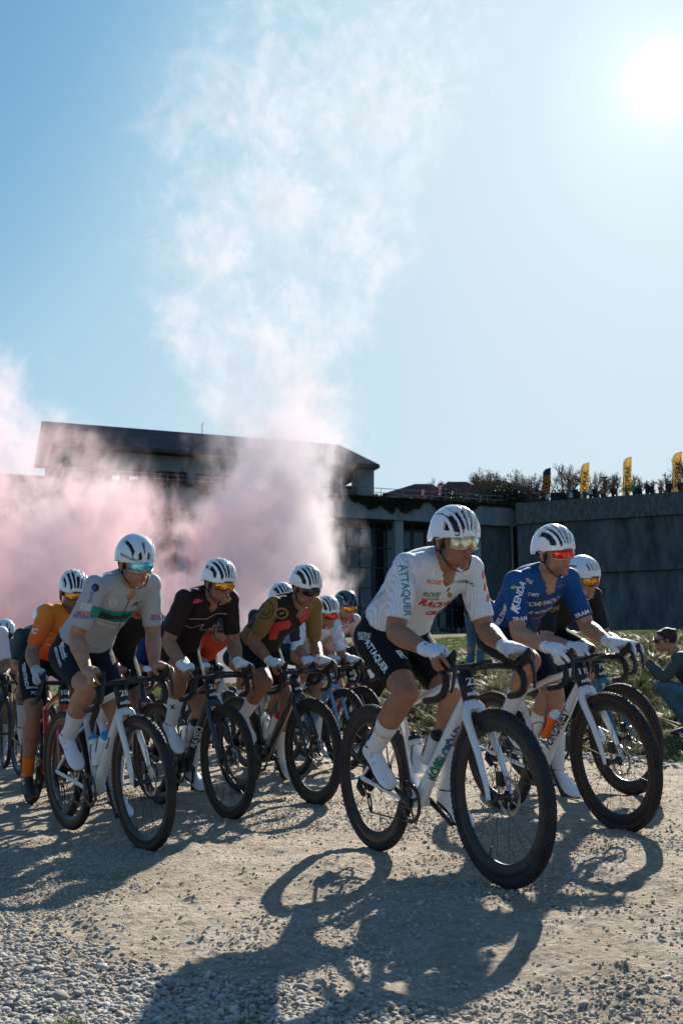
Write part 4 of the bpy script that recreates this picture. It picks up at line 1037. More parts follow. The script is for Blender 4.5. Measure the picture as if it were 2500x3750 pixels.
def build_body(m, J, p):
    big = p.get('build', 1)
    m.loft(torso_secs(J, -.008, -.13, 1.04, 1, big), 26)
    HM = J['HM']; hc = HM @ V(0, 0, 0); nb = torso_pt(J, 1.0)[0]
    jaw = HM @ V(-.022, 0, -.055); m.tube([torso_pt(J, .93)[0], nb, nb.lerp(jaw, .5), jaw, HM @ V(-.02, 0, 0)], [.075, .068, .061, .061, .058], 18)
    head_blobs(m, HM)
    if p.get('vneck'):
        c_, la, de, w_, d_ = torso_pt(J, .95); ax = (nb-c_).normalized(); up_ = (jaw-nb).normalized()
        m.tube([nb+up_*.05+de*.012, nb+up_*.008+de*.036, c_+de*(d_*.80)+ax*.015, c_+de*(d_*1.02)-ax*p.get('vdepth', .035)], [.050, .049, .038, .009], 14, side=tuple(la), ell=[1, 1, 1.05, .9], dome=True)
    for k, s in (('R', -1), ('L', 1)):
        sh, el, wr = J['sh'+k], J['el'+k], J['wr'+k]
        m.tube([nb.lerp(jaw, .15), sh.lerp(nb, .45)+V(0, 0, .004), sh], [.040, .044, .046], 14, dome=True)
        m.ell(sh, (.060, .058, .057))
        m.tube([sh, sh.lerp(el, .3), sh.lerp(el, .62), sh.lerp(el, .9), el], [.056, .0545, .0505, .0445, .043], 16, dome=True)
        d = (wr-el); side = d.cross(el-sh)
        if side.length < 1e-5: side = V(0, 0, 1)
        m.tube([el, el.lerp(wr, .12), el.lerp(wr, .32), el.lerp(wr, .62), el.lerp(wr, .88), wr], [.0415, .0470, .0475, .0390, .0300, .0285], 16, dome=True, side=side, ell=[1, 1.04, 1.04, 1, 1.08, 1.15])
        if 'hood'+k in J:
            for pts, r, e, sd_ in hood_hand(J['hood'+k], s)[1]: m.tube(pts, r, 12, ell=e, side=sd_, dome=True)
        elif 'hand'+k in J: J['hand'+k](m)
        else:
            d = (wr-el).normalized(); m.tube([wr, wr+d*.04, wr+d*.09], [.025, .030, .026], 12, side=(1, 0, 0), ell=.5, dome=True)
            for i in range(4):
                b = wr+d*.085+V(0, (i-1.5)*.017, 0); m.tube([b, b+d*.035+V(.008, 0, 0), b+d*.055+V(.024, 0, 0)], [.009, .0085, .007], 8, dome=True)
            m.tube([wr+d*.03, wr+d*.06+V(.035, 0, 0), wr+d*.09+V(.042, 0, 0)], [.012, .010, .008], 8, dome=True)
        hp, kn, an = J['hip'+k], J['kn'+k], J['an'+k]
        m.ell(hp+V(-.035, 0, 0), (.092, .08, .092)) if p.get('seat', 1) else None
        m.tube([hp, hp.lerp(kn, .15), hp.lerp(kn, .45), hp.lerp(kn, .75), hp.lerp(kn, .93), kn], [.088, .097, .088, .071, .061, .056], 20, dome=True)
        fwd = J.get('fwd', V(1, 0, 0)); kd = (kn-an).normalized(); back = -(fwd-kd*fwd.dot(kd)).normalized()
        m.ell(kn+fwd*.006, (.050, .047, .052))
        m.tube([kn, kn.lerp(an, .14)+back*.006, kn.lerp(an, .32)+back*.014, kn.lerp(an, .52)+back*.010, kn.lerp(an, .78), an], [.054, .0560, .0605, .0530, .0395, .0365], 18, dome=True)
        R = J.get('R'+k, Matrix.Identity(3)); m.tube([an, an+R @ V(.06, 0, -.04), an+R @ V(.15, 0, -.058)], [.034, .024, .015], 12, side=(0, 1, 0), ell=1.1, dome=True)
# ------------------------------------------------------------------ the race: placing
def heading(a): return radians(a-90)
def place_contact(px, py, wheel_y_extra=0):
    """front wheel contact seen at (px, py) on the road"""
    r = ray(px, py); t = 1.0
    Y = 5.0
    for _ in range(40):
        p_ = at(px, py, Y); g = gz(p_.x, p_.y); r0 = r/r.y; Y = (g-CZ)/r0.z if abs(r0.z) > 1e-6 else Y
    return at(px, py, Y)
def place_at(px, Y):
    r = ray(px, HZ); x = r.x/r.y*Y; return V(x, Y, gz(x, Y))
def origin_from_front(Fp, a):
    fw = V(sin(radians(a)), -cos(radians(a)), 0); o = Fp-fw*.62; a_, b_ = Fp, Fp-fw*1.06; o.z = (gz(a_.x, a_.y)+gz(b_.x, b_.y))/2+.004; return o
def origin_from_head(px, py, Y, a, hx):
    P = at(px, py, Y); fw = V(sin(radians(a)), -cos(radians(a)), 0); o = P-fw*hx; o.z = gz(o.x, o.y); return o
# cloth materials
def jersey_stripes():
    m = cloth('jersey_pinstripe', (.70, .72, .75)); n, l, b = nodes(m); tc = n.new('ShaderNodeTexCoord')
    w = n.new('ShaderNodeTexWave'); w.bands_direction = 'Y'; w.inputs['Scale'].default_value = 33; w.inputs['Distortion'].default_value = .4; w.inputs['Detail'].default_value = 1; w.inputs['Detail Scale'].default_value = .4
    l.new(tc.outputs['Object'], w.inputs['Vector']); c = ramp(m.node_tree, w.outputs[0], [(.35, (.53, .56, .63)), (.62, (.70, .72, .75))]); l.new(c, b.inputs['Base Color']); return m
def jersey_grad(name, stops, axis=2, lo=1.0, hi=1.5, noise=.25, scale=3, rough=.7):
    m = cloth(name, stops[0][1], rough); n, l, b = nodes(m); tc = n.new('ShaderNodeTexCoord'); sp = n.new('ShaderNodeSeparateXYZ'); l.new(tc.outputs['Object'], sp.inputs[0])
    mr = n.new('ShaderNodeMapRange'); mr.inputs[1].default_value = lo; mr.inputs[2].default_value = hi; l.new(sp.outputs[axis], mr.inputs[0])
    q = n.new('ShaderNodeTexNoise'); q.inputs['Scale'].default_value = scale; q.inputs['Detail'].default_value = 3; l.new(tc.outputs['Object'], q.inputs['Vector'])
    ad = n.new('ShaderNodeMath'); ad.operation = 'MULTIPLY_ADD'; l.new(q.outputs[0], ad.inputs[0]); ad.inputs[1].default_value = noise; l.new(mr.outputs[0], ad.inputs[2])
    sb = n.new('ShaderNodeMath'); sb.operation = 'SUBTRACT'; l.new(ad.outputs[0], sb.inputs[0]); sb.inputs[1].default_value = noise/2
    l.new(ramp(m.node_tree, sb.outputs[0], stops), b.inputs['Base Color']); return m
def jersey_lateral(name, body, sleeve, y0=.17):
    """different colours on body and sleeves"""
    m = cloth(name, body); n, l, b = nodes(m); tc = n.new('ShaderNodeTexCoord'); sp = n.new('ShaderNodeSeparateXYZ'); l.new(tc.outputs['Object'], sp.inputs[0])
    a = n.new('ShaderNodeMath'); a.operation = 'ABSOLUTE'; l.new(sp.outputs[1], a.inputs[0]); g = n.new('ShaderNodeMath'); g.operation = 'GREATER_THAN'; g.inputs[1].default_value = y0; l.new(a.outputs[0], g.inputs[0])
    mx = n.new('ShaderNodeMix'); mx.data_type = 'RGBA'; l.new(g.outputs[0], mx.inputs[0]); mx.inputs[6].default_value = (*body, 1); mx.inputs[7].default_value = (*sleeve, 1); l.new(mx.outputs[2], b.inputs['Base Color']); return m
J_black = cloth('jersey_black', (.012, .012, .014)); S_black = cloth('shorts_black', (.006, .006, .007), .85, .15)
S_navy = cloth('shorts_navy', (.006, .009, .020), .85, .15); G_white = cloth('glove_white', (.68, .70, .72), .8, .5, 200); G_grey = cloth('glove_grey', (.42, .43, .44), .8, .5, 200)
K_white = cloth('sock_white', (.66, .67, .69), .85, .4, 240); K_orange = cloth('sock_orange', (.75, .16, .01), .85, .4, 240)
FR = {'23': V(.657, 4.465, 0), '11': V(1.427, 5.618, 0), '28': V(-1.02, 5.787, 0), '2x': V(-.641, 6.747, 0), '9': V(-.139, 7.275, 0), 'K': at(240, 2985, 7.2), 'C': at(2190, 2890, 7.3)}
def do(key, a, **p):
    O = origin_from_front(FR[key]+V(sin(radians(a)), -cos(radians(a)), 0)*p.get('shift', 0), a) if key in FR else p.pop('origin')
    p.update(loc=O, rz=heading(a)); B = bike(p); R = rider(p); R['bike'], R['frame'], R['fork'] = B; return R
RD = {}
C_white_b = flat((.80, .81, .82), .4)
M_bot_clear = mat('bottle_clear', (.52, .54, .55), .25, spec=.5); M_bot_orange = mat('bottle_orange', (.85, .14, .01), .35, spec=.5); M_bot_white = mat('bottle_white', (.72, .73, .73), .4); M_bot_blue = mat('bottle_blue_cap', (.03, .25, .55), .4)
RD['23'] = do('23', 26.3, lean=2.5, yo=.04, shtwist=-.02, label='cyclist in white pinstriped jersey and black shorts, leading at the front of the race', blabel='white gravel bicycle with black plate 23, ridden by the leader in the pinstriped jersey',
  frame=frame_mat('frame_white', (.66, .68, .70)), num='23', nm='LUIS', wb=1.09, crank=148, rim='deep', sh=(.175, 1.325), hip=(-.235, 1.035), head=(.31, .05, 1.43), yaw=0, pitch=8, jersey=jersey_stripes(), shorts=S_black,
  glove=G_white, helmet=M_hw, style=ST_POC, lens=M_lens_gold, gframe=M_lens_frame_w, stubble=.12, sock=K_white, vneck=1, build=1.03,
  down_bottle=(M_bot_clear, M_hood, 'clear bottle with black cap on the down tube of the white bicycle 23'), seat_bottle=(M_bot_clear, M_hood, 'clear squat bottle low on the seat tube of the white bicycle 23'))
RD['11'] = do('11', 24, lean=5.5, yo=.02, label='cyclist in bright blue lettered jersey and white full-finger gloves', blabel='white bicycle with magenta head tube and plate 115 under the blue-jersey rider',
  frame=frame_mat('frame_white_b', (.68, .69, .71)), num='115', wb=1.10, crank=115, rim='deep', sidewall=M_tan, sh=(.14, 1.325), hip=(-.26, 1.03), head=(.27, .03, 1.46), yaw=4, pitch=6, jersey=jersey_grad('jersey_blue', [(.0, (.004, .022, .07)), (.45, (.004, .045, .17)), (1, (.006, .085, .25))], 2, .95, 1.45, .7), shorts=S_navy,
  glove=G_white, fingerless=2, helmet=helm('helmet_white_gist', (.74, .76, .78)), style=ST_RIB, lens=M_lens_red, gframe=M_lens_frame_w, stubble=.35, skin=1, sock=K_white, vneck=1, vt=.96,
  down_bottle=(M_bot_orange, M_bot_white, 'orange bottle with white cap on the bicycle with the magenta head tube'))
RD['28'] = do('28', 36, lean=5.5, yo=.09, shtwist=-.03, label='bare-handed cyclist in grey jersey with green chest band and smooth pale helmet', blabel='white bicycle with black plate 28 and tan-walled tyres at the left front',
  frame=frame_mat('frame_pale', (.62, .65, .62)), num='28', wb=1.03, crank=112, rim='mid', sidewall=M_tan, sh=(.33, 1.405), hip=(-.13, 1.05), head=(.47, .105, 1.515), yaw=-2, pitch=14, jersey=cloth('jersey_grey', (.35, .375, .39)), shorts=S_navy,
  helmet=helm('helmet_pale', (.60, .68, .71)), style=ST_AERO, lens=M_lens_blue, gframe=M_lens_frame_w, stubble=.1, skin=1, sock=K_white, vneck=1, vt=.96, vdepth=.012,
  down_bottle=(M_bot_white, M_bot_blue, 'white bottle with blue cap on the down tube of bicycle 28'), seat_bottle=(M_bot_white, M_bot_blue, 'white bottle with blue bands low on the seat tube of bicycle 28'))
RD['2x'] = do('2x', 33, lean=3.5, shift=-.10, yo=.06, shtwist=-.03, label='cyclist with moustache in very dark maroon jersey with thin grey chest lines', blabel='dark blue bicycle lettered in white, ridden by the cyclist in maroon',
  frame=frame_mat('frame_navy', (.010, .018, .032)), num='21', wb=1.05, crank=62, rim='mid', sidewall=M_tan, sh=(.30, 1.385), hip=(-.16, 1.055), head=(.46, .07, 1.475), yaw=4, pitch=14, jersey=cloth('jersey_maroon', (.017, .0085, .011)), shorts=S_black,
  glove=G_white, helmet=M_hw, style=ST_GIRO, lens=M_lens_orange, stubble=.2, sock=K_white, vneck=1, vt=.97, vdepth=.008, skin=2,
  down_bottle=(M_bot_clear, M_hood, 'clear bottle with black cap on the dark blue bicycle'), seat_bottle=(M_bot_white, M_hood, 'white bottle on the seat tube of the dark blue bicycle'))
RD['9'] = do('9', 33, lean=3, shift=-.07, yo=.05, shtwist=-.03, label='cyclist in black, ochre and red jersey leaning low over a black bicycle', blabel='all-black bicycle with plate 9 under the rider in ochre sleeves',
  frame=frame_mat('frame_black', (.012, .012, .014)), num='9', wb=1.07, crank=120, rim='deep', sh=(.36, 1.34), hip=(-.15, 1.05), head=(.53, .05, 1.45), yaw=1, pitch=18, jersey=jersey_lateral('jersey_ochre', (.014, .012, .012), (.20, .12, .035), .135), shorts=S_black,
  glove=G_white, helmet=M_hw, style=ST_RIB, lens=M_lens_dark, stubble=.1, sock=K_white, vneck=1, vt=.97, vdepth=.008, skin=2,
  down_bottle=(M_bot_white, mat('cap_red', (.5, .02, .03), .4), 'white bottle with red cap on the all-black bicycle'), seat_bottle=(mat('bottle_green_band', (.45, .55, .50), .4), C_white_b, 'white bottle with green bands on the all-black bicycle'))
# ------------------------------------------------------------------ riders further back
def back(px, py, Y, a, hx=.31, yo=.03, lean=2, **p):
    r = at(px, py+14, Y); fw = V(sin(radians(a)), -cos(radians(a)), 0); lf = V(cos(radians(a)), sin(radians(a)), 0)
    o = r-fw*hx-lf*(yo-1.5*sin(radians(lean))); g = gz(o.x, o.y); dz = (r.z-g)-1.60; o.z = g+.004
    p.setdefault('voxel', .010); p.setdefault('lod', 1); p.setdefault('glove', G_white); p.setdefault('shorts', S_black); p.setdefault('helmet', M_hw); p.setdefault('sock', K_white)
    sh = p.pop('sh', (.17, 1.325)); hd = 1.44
    dz = max(-.12, min(.12, dz))
    p['sh'] = (sh[0], sh[1]+dz*.8); p['head'] = (hx, yo, hd+dz); p.setdefault('frame', frame_mat('frame_dark', (.03, .03, .035)))
    p['yo'] = yo; p['lean'] = lean; p['origin'] = o
    p.setdefault('hip', (-.22, 1.035)); return do('-', a, **p)
print_h = []
RD['C'] = back(2126, 2027, 7.2, 25, .31, .03, 4,  label='cyclist in black and gold jersey and matt white helmet behind the blue rider', blabel='teal bicycle with tan-walled tyres behind the white bicycle 115', lod=1, voxel=.009,
  frame=frame_mat('frame_teal', (.02, .13, .20)), num='70', nm='', wb=1.05, crank=200, rim='deep', sidewall=M_tan, yaw=6, pitch=10, jersey=J_black, shorts=S_black, glove=G_white, fingerless=2,
  helmet=helm('helmet_matt_white', (.66, .68, .70), .45), style=ST_SWEET, lens=M_lens_orange, skin=1, sock=K_white)
RD['K'] = do('K', 28, lean=-.5, yo=.08, shtwist=-.02, label='bearded cyclist in orange to red jersey with orange socks and black shoes', blabel='orange and red bicycle with plate 107 behind the pale bicycle 28', lod=0, voxel=.007,
  frame=frame_mat('frame_orange', (.55, .045, .012)), num='107', nm='', wb=1.05, crank=285, rim='deep', sh=(.20, 1.365), hip=(-.20, 1.04), head=(.36, .045, 1.50), yaw=0, pitch=16,
  jersey=jersey_grad('jersey_orange', [(.1, (.62, .055, .012)), (.45, (.72, .13, .015)), (.9, (.66, .22, .03))], 2, 1.0, 1.42, .25), shorts=S_black, glove=G_grey, fingerless=2, helmet=M_hw, style=ST_GIRO, lens=M_lens_orange, stubble=.6, skin=2, sock=K_orange, sockh=.30, shoe=M_shoe_b,
  down_bottle=(M_bot_orange, M_bot_white, 'orange bottle in the cage of the orange and red bicycle'))
def tiedye():
    m = cloth('jersey_tiedye', (.7, .7, .75)); n, l, b = nodes(m); tc = n.new('ShaderNodeTexCoord'); q = n.new('ShaderNodeTexNoise'); q.inputs['Scale'].default_value = 9; q.inputs['Detail'].default_value = 3; q.inputs['Distortion'].default_value = 1.2; l.new(tc.outputs['Object'], q.inputs['Vector'])
    l.new(ramp(m.node_tree, q.outputs[0], [(.30, (.10, .50, .62)), (.42, (.66, .72, .80)), (.55, (.74, .75, .80)), (.64, (.50, .42, .66)), (.72, (.70, .72, .78))]), b.inputs['Base Color']); return m
RD['E'] = back(1195, 2172, 9.6, 32, .33, label='cyclist in white jersey marbled with turquoise, red mirrored glasses', blabel='blue and white bicycle with plate 5 between the black bicycle and the white bicycle 23', frame=frame_mat('frame_blue_white', (.12, .32, .55)), num='55', jersey=tiedye(), shorts=cloth('shorts_teal', (.01, .05, .06)), style=ST_RIB, lens=M_lens_red, yaw=1, pitch=14, crank=95, skin=1, wb=1.05)
RD['F'] = back(1265, 2152, 10.0, 30, .33, label='cyclist in pale pink jersey and dark blue helmet with orange glasses', blabel='dark red bicycle with plate 81 under the rider in pale pink', frame=frame_mat('frame_maroon', (.14, .012, .015)), num='81', jersey=jersey_grad('jersey_pink', [(0, (.40, .12, .16)), (.3, (.55, .40, .40)), (1, (.60, .46, .45))], 2, 1.0, 1.3, .2), shorts=cloth('shorts_grey', (.12, .14, .16)), helmet=helm('helmet_dark_blue', (.010, .03, .06)), style=ST_AERO, lens=M_lens_orange, yaw=3, pitch=10, crank=60, skin=1, stubble=.3)
RD['G'] = back(1030, 2124, 9.4, 28, .33, label='cyclist almost hidden behind the ochre-sleeved rider, white ribbed helmet showing', blabel='black bicycle mostly hidden behind the all-black bicycle 9', jersey=cloth('jersey_dark', (.02, .03, .05)), style=ST_RIB, yaw=5, pitch=20, lens=M_lens_dark, crank=30)
RD['I'] = back(806, 2238, 11.0, 28, .33, label='cyclist in red jersey with pale blue sleeves, seen under the maroon rider\'s arm', blabel='white bicycle dotted with red leaf shapes behind the dark blue bicycle', frame=frame_mat('frame_white_red', (.62, .60, .58)), jersey=jersey_lateral('jersey_red', (.55, .05, .02), (.30, .45, .66), .155), helmet=helm('helmet_black', (.02, .02, .022)), style=ST_GIRO, lens=M_lens_dark, yaw=5, pitch=6, crank=70, skin=1)
RD['N'] = back(520, 2110, 8.3, 32, .33, label='cyclist with black sleeves hidden behind the grey-jersey rider, one arm showing', blabel='black bicycle between the pale bicycle 28 and the dark blue bicycle', jersey=J_black, style=ST_RIB, crank=120, glove=None, lens=M_lens_dark, sidewall=M_tan, head_drop=1)
RD['O'] = back(520, 2273, 12.6, 30, .33, label='cyclist in white jersey with red helmet, seen between the grey and the maroon riders', blabel='bicycle with pale frame under the rider with the red helmet', frame=frame_mat('frame_silver', (.45, .47, .48)), jersey=cloth('jersey_white_b', (.55, .62, .74)), helmet=helm('helmet_red', (.40, .02, .02)), style=ST_RIB, lens=M_lens_orange, crank=40)
RD['P'] = back(603, 2242, 11.3, 30, .33, label='cyclist in dark blue with black and pale striped helmet beside the grey sleeve', blabel='dark bicycle behind the maroon rider\'s leg', jersey=cloth('jersey_dark_blue', (.01, .03, .12)), helmet=helm('helmet_ice', (.45, .58, .64)), style=ST_RIB, lens=M_lens_dark, crank=160, sidewall=M_tan)
RD['Q'] = back(168, 2203, 9.8, 30, .33, label='cyclist in dark green jersey with plain pale blue helmet behind the orange rider', blabel='dark bicycle behind the orange and red bicycle', jersey=cloth('jersey_bottle_green', (.008, .03, .035)), helmet=helm('helmet_powder_blue', (.42, .58, .66)), style=ST_AERO, lens=M_lens_dark, crank=20, yaw=-5)
RD['R'] = back(-62, 2190, 9.2, 26, .33, label='cyclist in white jersey and black shorts cut off by the left edge of the picture', blabel='black bicycle cut off by the left edge of the picture', jersey=cloth('jersey_white_c', (.62, .63, .66)), style=ST_RIB, lens=M_lens_dark, crank=100, skin=2, glove=cloth('glove_black', (.02, .02, .02)))
RD['S'] = back(22, 2257, 11.6, 26, .33, label='cyclist in grey-green jersey with pale helmet at the far left', blabel='dark bicycle under the rider in grey-green at the far left', jersey=cloth('jersey_grey_green', (.12, .20, .22)), helmet=helm('helmet_pale_b', (.55, .62, .66)), style=ST_AERO, lens=M_lens_dark, crank=80)
RD['T'] = back(78, 2330, 15.5, 26, .33, lod=2, voxel=.014, label='distant cyclist with white striped helmet and rose jersey at the left', blabel='distant dark bicycle left of the orange rider', jersey=cloth('jersey_rose', (.35, .12, .16)), style=ST_RIB, lens=M_lens_dark, crank=10)
RD['U'] = back(-20, 2330, 14.5, 26, .33, lod=2, voxel=.014, label='distant cyclist in dark kit at the very left behind the white jersey', blabel='distant black bicycle at the very left', jersey=cloth('jersey_slate', (.05, .07, .09)), style=ST_RIB, lens=M_lens_dark, crank=50)
RD['W'] = back(35, 2345, 18.5, 26, .33, lod=2, voxel=.014, label='farthest cyclist at the left, grey helmet in the dust', blabel='farthest dark bicycle at the left, in the dust', jersey=cloth('jersey_slate_b', (.08, .10, .12)), helmet=helm('helmet_grey', (.3, .33, .35)), style=ST_RIB, lens=M_lens_dark, crank=120)
RD['X'] = back(735, 2290, 13.5, 28, .33, lod=2, voxel=.013, label='distant cyclist in dark green between the maroon and the ochre riders', blabel='distant dark bicycle between the maroon and ochre riders', jersey=cloth('jersey_forest', (.02, .06, .05)), helmet=M_hw, style=ST_RIB, lens=M_lens_dark, crank=75)
RD['Y'] = back(945, 2262, 12.2, 28, .33, lod=2, voxel=.013, label='distant cyclist in pale blue just left of the ochre rider', blabel='distant pale bicycle just left of the all-black bicycle', jersey=cloth('jersey_sky', (.28, .38, .50)), helmet=helm('helmet_black_b', (.02, .02, .022)), style=ST_GIRO, lens=M_lens_dark, crank=15, frame=frame_mat('frame_sand', (.4, .4, .38)))
RD['Z'] = back(318, 2290, 12.6, 28, .33, lod=2, voxel=.013, label='distant cyclist in navy between the orange and the grey riders', blabel='distant dark bicycle between the orange and grey riders', jersey=cloth('jersey_midnight', (.015, .02, .05)), helmet=helm('helmet_ice_b', (.5, .6, .66)), style=ST_RIB, lens=M_lens_dark, crank=145)
# ------------------------------------------------------------------ the building
def concrete(name, col, rough=.85, sc=.35, var=.35):
    m = mat(name, col, rough, spec=.2); n, l, b = nodes(m); tc = n.new('ShaderNodeTexCoord'); nt = m.node_tree
    mp = n.new('ShaderNodeMapping'); mp.inputs['Scale'].default_value = (sc*2.2, sc*2.2, sc*.55); l.new(tc.outputs['Object'], mp.inputs[0])
    q = n.new('ShaderNodeTexNoise'); q.inputs['Scale'].default_value = 1; q.inputs['Detail'].default_value = 9; q.inputs['Roughness'].default_value = .7; l.new(mp.outputs[0], q.inputs['Vector'])
    c = ramp(nt, q.outputs[0], [(.3, tuple(x*(1-var) for x in col)), (.5, col), (.7, tuple(x*(1+var) for x in col))]); l.new(c, b.inputs['Base Color'])
    q2 = n.new('ShaderNodeTexNoise'); q2.inputs['Scale'].default_value = 3; q2.inputs['Detail'].default_value = 10; l.new(tc.outputs['Object'], q2.inputs['Vector']); bp = n.new('ShaderNodeBump'); bp.inputs['Strength'].default_value = .5; bp.inputs['Distance'].default_value = .08; l.new(q2.outputs[0], bp.inputs['Height']); l.new(bp.outputs[0], b.inputs['Normal'])
    return m
M_conc = concrete('concrete', (.20, .21, .215)); M_conc_pale = concrete('concrete_pale', (.30, .31, .31)); M_stonewall = concrete('stone_wall', (.085, .09, .095), sc=.8, var=.45); M_retain = concrete('retaining_concrete', (.105, .108, .11), sc=.35, var=.75)
M_pebbledash = concrete('rough_band', (.12, .115, .105), sc=2.2, var=.7)
M_roof_dark = mat('roof_tiles_dark', (.055, .04, .038), .8, bump=.6, bscale=3, var=.3, vscale=1.5); M_roof_red = mat('roof_tiles_red', (.075, .028, .024), .8, bump=.6, bscale=3, var=.3, vscale=1.2)
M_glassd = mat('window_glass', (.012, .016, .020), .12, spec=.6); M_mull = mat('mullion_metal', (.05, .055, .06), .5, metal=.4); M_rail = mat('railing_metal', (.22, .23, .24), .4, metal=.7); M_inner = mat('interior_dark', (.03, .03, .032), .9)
# front line of the building: depth along the photo's columns
def Dfront(px): return 1/lerp(1/96.0, 1/110.0, (px-383)/(1904-383))
def bp_(px, py, off=0):
    p = at(px, py, Dfront(px)); 
    if off: p = p+BN*off
    return p
A_, B_ = bp_(383, 2505), bp_(1904, 2505); BD = (B_-A_).normalized(); BN = V(-BD.y, BD.x, 0)      # along the front (left to right), and inwards
def at_x(s, z, off=0): p = A_+BD*s+BN*off; return V(p.x, p.y, z)
def s_of(px): # distance along the front where column px meets it
    r = ray(px, HZ); r = V(r.x, r.y, 0); # A_+s BD = t r
    d = BD.x*r.y-BD.y*r.x; return (-(A_.x*r.y-A_.y*r.x))/d
def z_of(px, py, off=0):
    s = s_of(px); p = A_+BD*s+BN*off; return at(px, py, p.y).z
S0, S1 = s_of(-900), s_of(1904); zt = z_of(1250, 1809); zb = z_of(1250, 1893); zg = z_of(1500, 2322); 
bld = empty('winery_building', at_x((S0+S1)/2, zg, 8), 0, 'long dark concrete building with open upper pavilion behind the smoke', 'building')
def part(mb, name, m, parent=None, **k):
    o = mb.build(name, m, None, **k); o.parent = parent or bld; o.matrix_parent_inverse = Matrix.Identity(4)
    off = wm(o.parent).translation
    o.data.transform(Matrix.Translation(-off)); return o
def wall_box(m, s0, s1, z0, z1, o0, o1):
    q = [at_x(s0, z0, o0), at_x(s1, z0, o0), at_x(s1, z0, o1), at_x(s0, z0, o1)]; m.prism(q, (0, 0, z1-z0))
m = MB(); wall_box(m, S0, S1, zb, zt-.35, 0, 30); part(m, 'terrace_slab', M_conc, smooth=False)
m = MB(); wall_box(m, S0, S1, zt-.35, zt, .3, 30); part(m, 'terrace_deck', M_pebbledash, smooth=False)
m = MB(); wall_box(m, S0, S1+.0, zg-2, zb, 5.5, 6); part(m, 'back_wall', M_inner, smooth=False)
gl = MB(); wall_box(gl, S0, s_of(1762), zg-1, zb-.02, 3.2, 3.25); part(gl, 'window_glass', M_glassd, smooth=False)
for px in (-560, -240, 60, 360, 660, 905, 1190, 1470):
    s = s_of(px); m = MB(); wall_box(m, s-.42, s+.42, zg-2, zb-.003, .25, 1.1); part(m, 'column', M_conc_pale, smooth=False)
m = MB(); s = s_of(1752); wall_box(m, s-.65, s+.65, zg-2, zb-.003, .2, 1.3); part(m, 'column', M_conc_pale, smooth=False)
m = MB(); wall_box(m, s_of(1775), S1-.02, zg-2, zb-.003, .6, 5); part(m, 'stone_wall', M_stonewall, smooth=False)
s = s_of(1260-900); k = 0; smax = s_of(1740)
ss = s_of(-560)
while ss < smax:
    m = MB(); w = .05 if k % 3 else .12; wall_box(m, ss-w, ss+w, zg-1, zb-.01, 3.02, 3.19); part(m, 'mullion', M_mull, smooth=False); ss += 1.45; k += 1
for z in [lerp(zg, zb, t) for t in (.05, .24, .42, .60, .78, .95)]:
    m = MB(); wall_box(m, s_of(-560), smax, z-.05, z+.05, 2.98, 3.015); part(m, 'transom', M_mull, smooth=False)
# drain pipe
m = MB(); s = s_of(1884); q = at_x(s, zb+.2, -.15); m.tube([at_x(s+.9, zb+.9, -.15), at_x(s+.85, zb+.3, -.15), at_x(s, zb-.1, -.15), at_x(s, zg-1, -.15)], .10, 8); part(m, 'drain_pipe', M_rail)
# terrace railing
m = MB()
for h in (.55, 1.0): m.tube([at_x(s_of(200), zt+h, .9), at_x(S1-1, zt+h, .9)], .035, 6)
s = s_of(200)
while s < S1-1: m.tube([at_x(s, zt-.02, .9), at_x(s, zt+1.0, .9)], .03, 5); s += 2.4
part(m, 'railing', M_rail)
# pavilion
PO = 2.6
sR = s_of(1406); zeR = z_of(1414, 1703, PO-1); sL = s_of(165)
def zp(px, py, off): return z_of(px, py, off)
zroof_r = at(1240, 1632, Dfront(1240)+14).z; z_eave = zeR
m = MB(); e0, e1 = PO-1.2, PO+10.5; a = at_x(sL-1, z_eave, e0); b = at_x(s_of(1414), z_eave, e0); c = at_x(s_of(1414), z_eave, e1); d = at_x(sL-1, z_eave, e1)
zr = z_eave+lerp(0, 1, 1)*4.3
def ridge(px, py, off=3.4):
    s_ = None; best = None
    r = ray(px, py)
    # meet the vertical plane parallel to the front, off metres in
    P0 = A_+BN*(PO+off-1.2); t = (P0-CAMP).dot(BN)/r.dot(BN); return CAMP+r*t
r0, r1 = ridge(130, 1535), ridge(1240, 1632); zrr = (r0.z+r1.z)/2; r0.z = r1.z = zrr
sl0 = (r0-A_).dot(BD); sl1 = (r1-A_).dot(BD); r0 = at_x(sL-1, zrr, PO+2.2); r1 = at_x(sl1, zrr, PO+2.2)
m.add([a, b, c, d, r0, r1], [(0, 1, 5, 4), (1, 2, 5), (2, 3, 4, 5), (3, 0, 4)]); m.add([v-V(0, 0, .35) for v in (a, b, c, d)]+[a, b, c, d], [(0, 1, 2, 3), (0, 1, 5, 4), (1, 2, 6, 5), (2, 3, 7, 6), (3, 0, 4, 7)])
part(m, 'roof', M_roof_dark, smooth=False)
ztop = z_eave-.36
m = MB(); s = s_of(1376); wall_box(m, s-.95, s+.85, zt+.003, ztop, PO-.2, PO+1.6); part(m, 'corner_pier', M_conc, smooth=False)
for px in (215, 385, 555, 705, 857, 1010, 1150, 1275):
    s = s_of(px); m = MB(); wall_box(m, s-.35, s+.35, zt+.003, ztop, PO, PO+.7); part(m, 'column', M_conc, smooth=False)
bw0, bw1 = PO+9, PO+9.4
opens = [(352, 415), (450, 492), (884, 958), (1288, 1345)]; zo0, zo1 = z_of(890, 1790, 9), z_of(890, 1745, 9); segs = []; last = sL
def s_deep(px, off):
    P0 = A_+BN*off; r = ray(px, HZ); t = (P0-CAMP).dot(BN)/r.dot(BN); q = CAMP+r*t; return (q-A_).dot(BD)
m = MB()
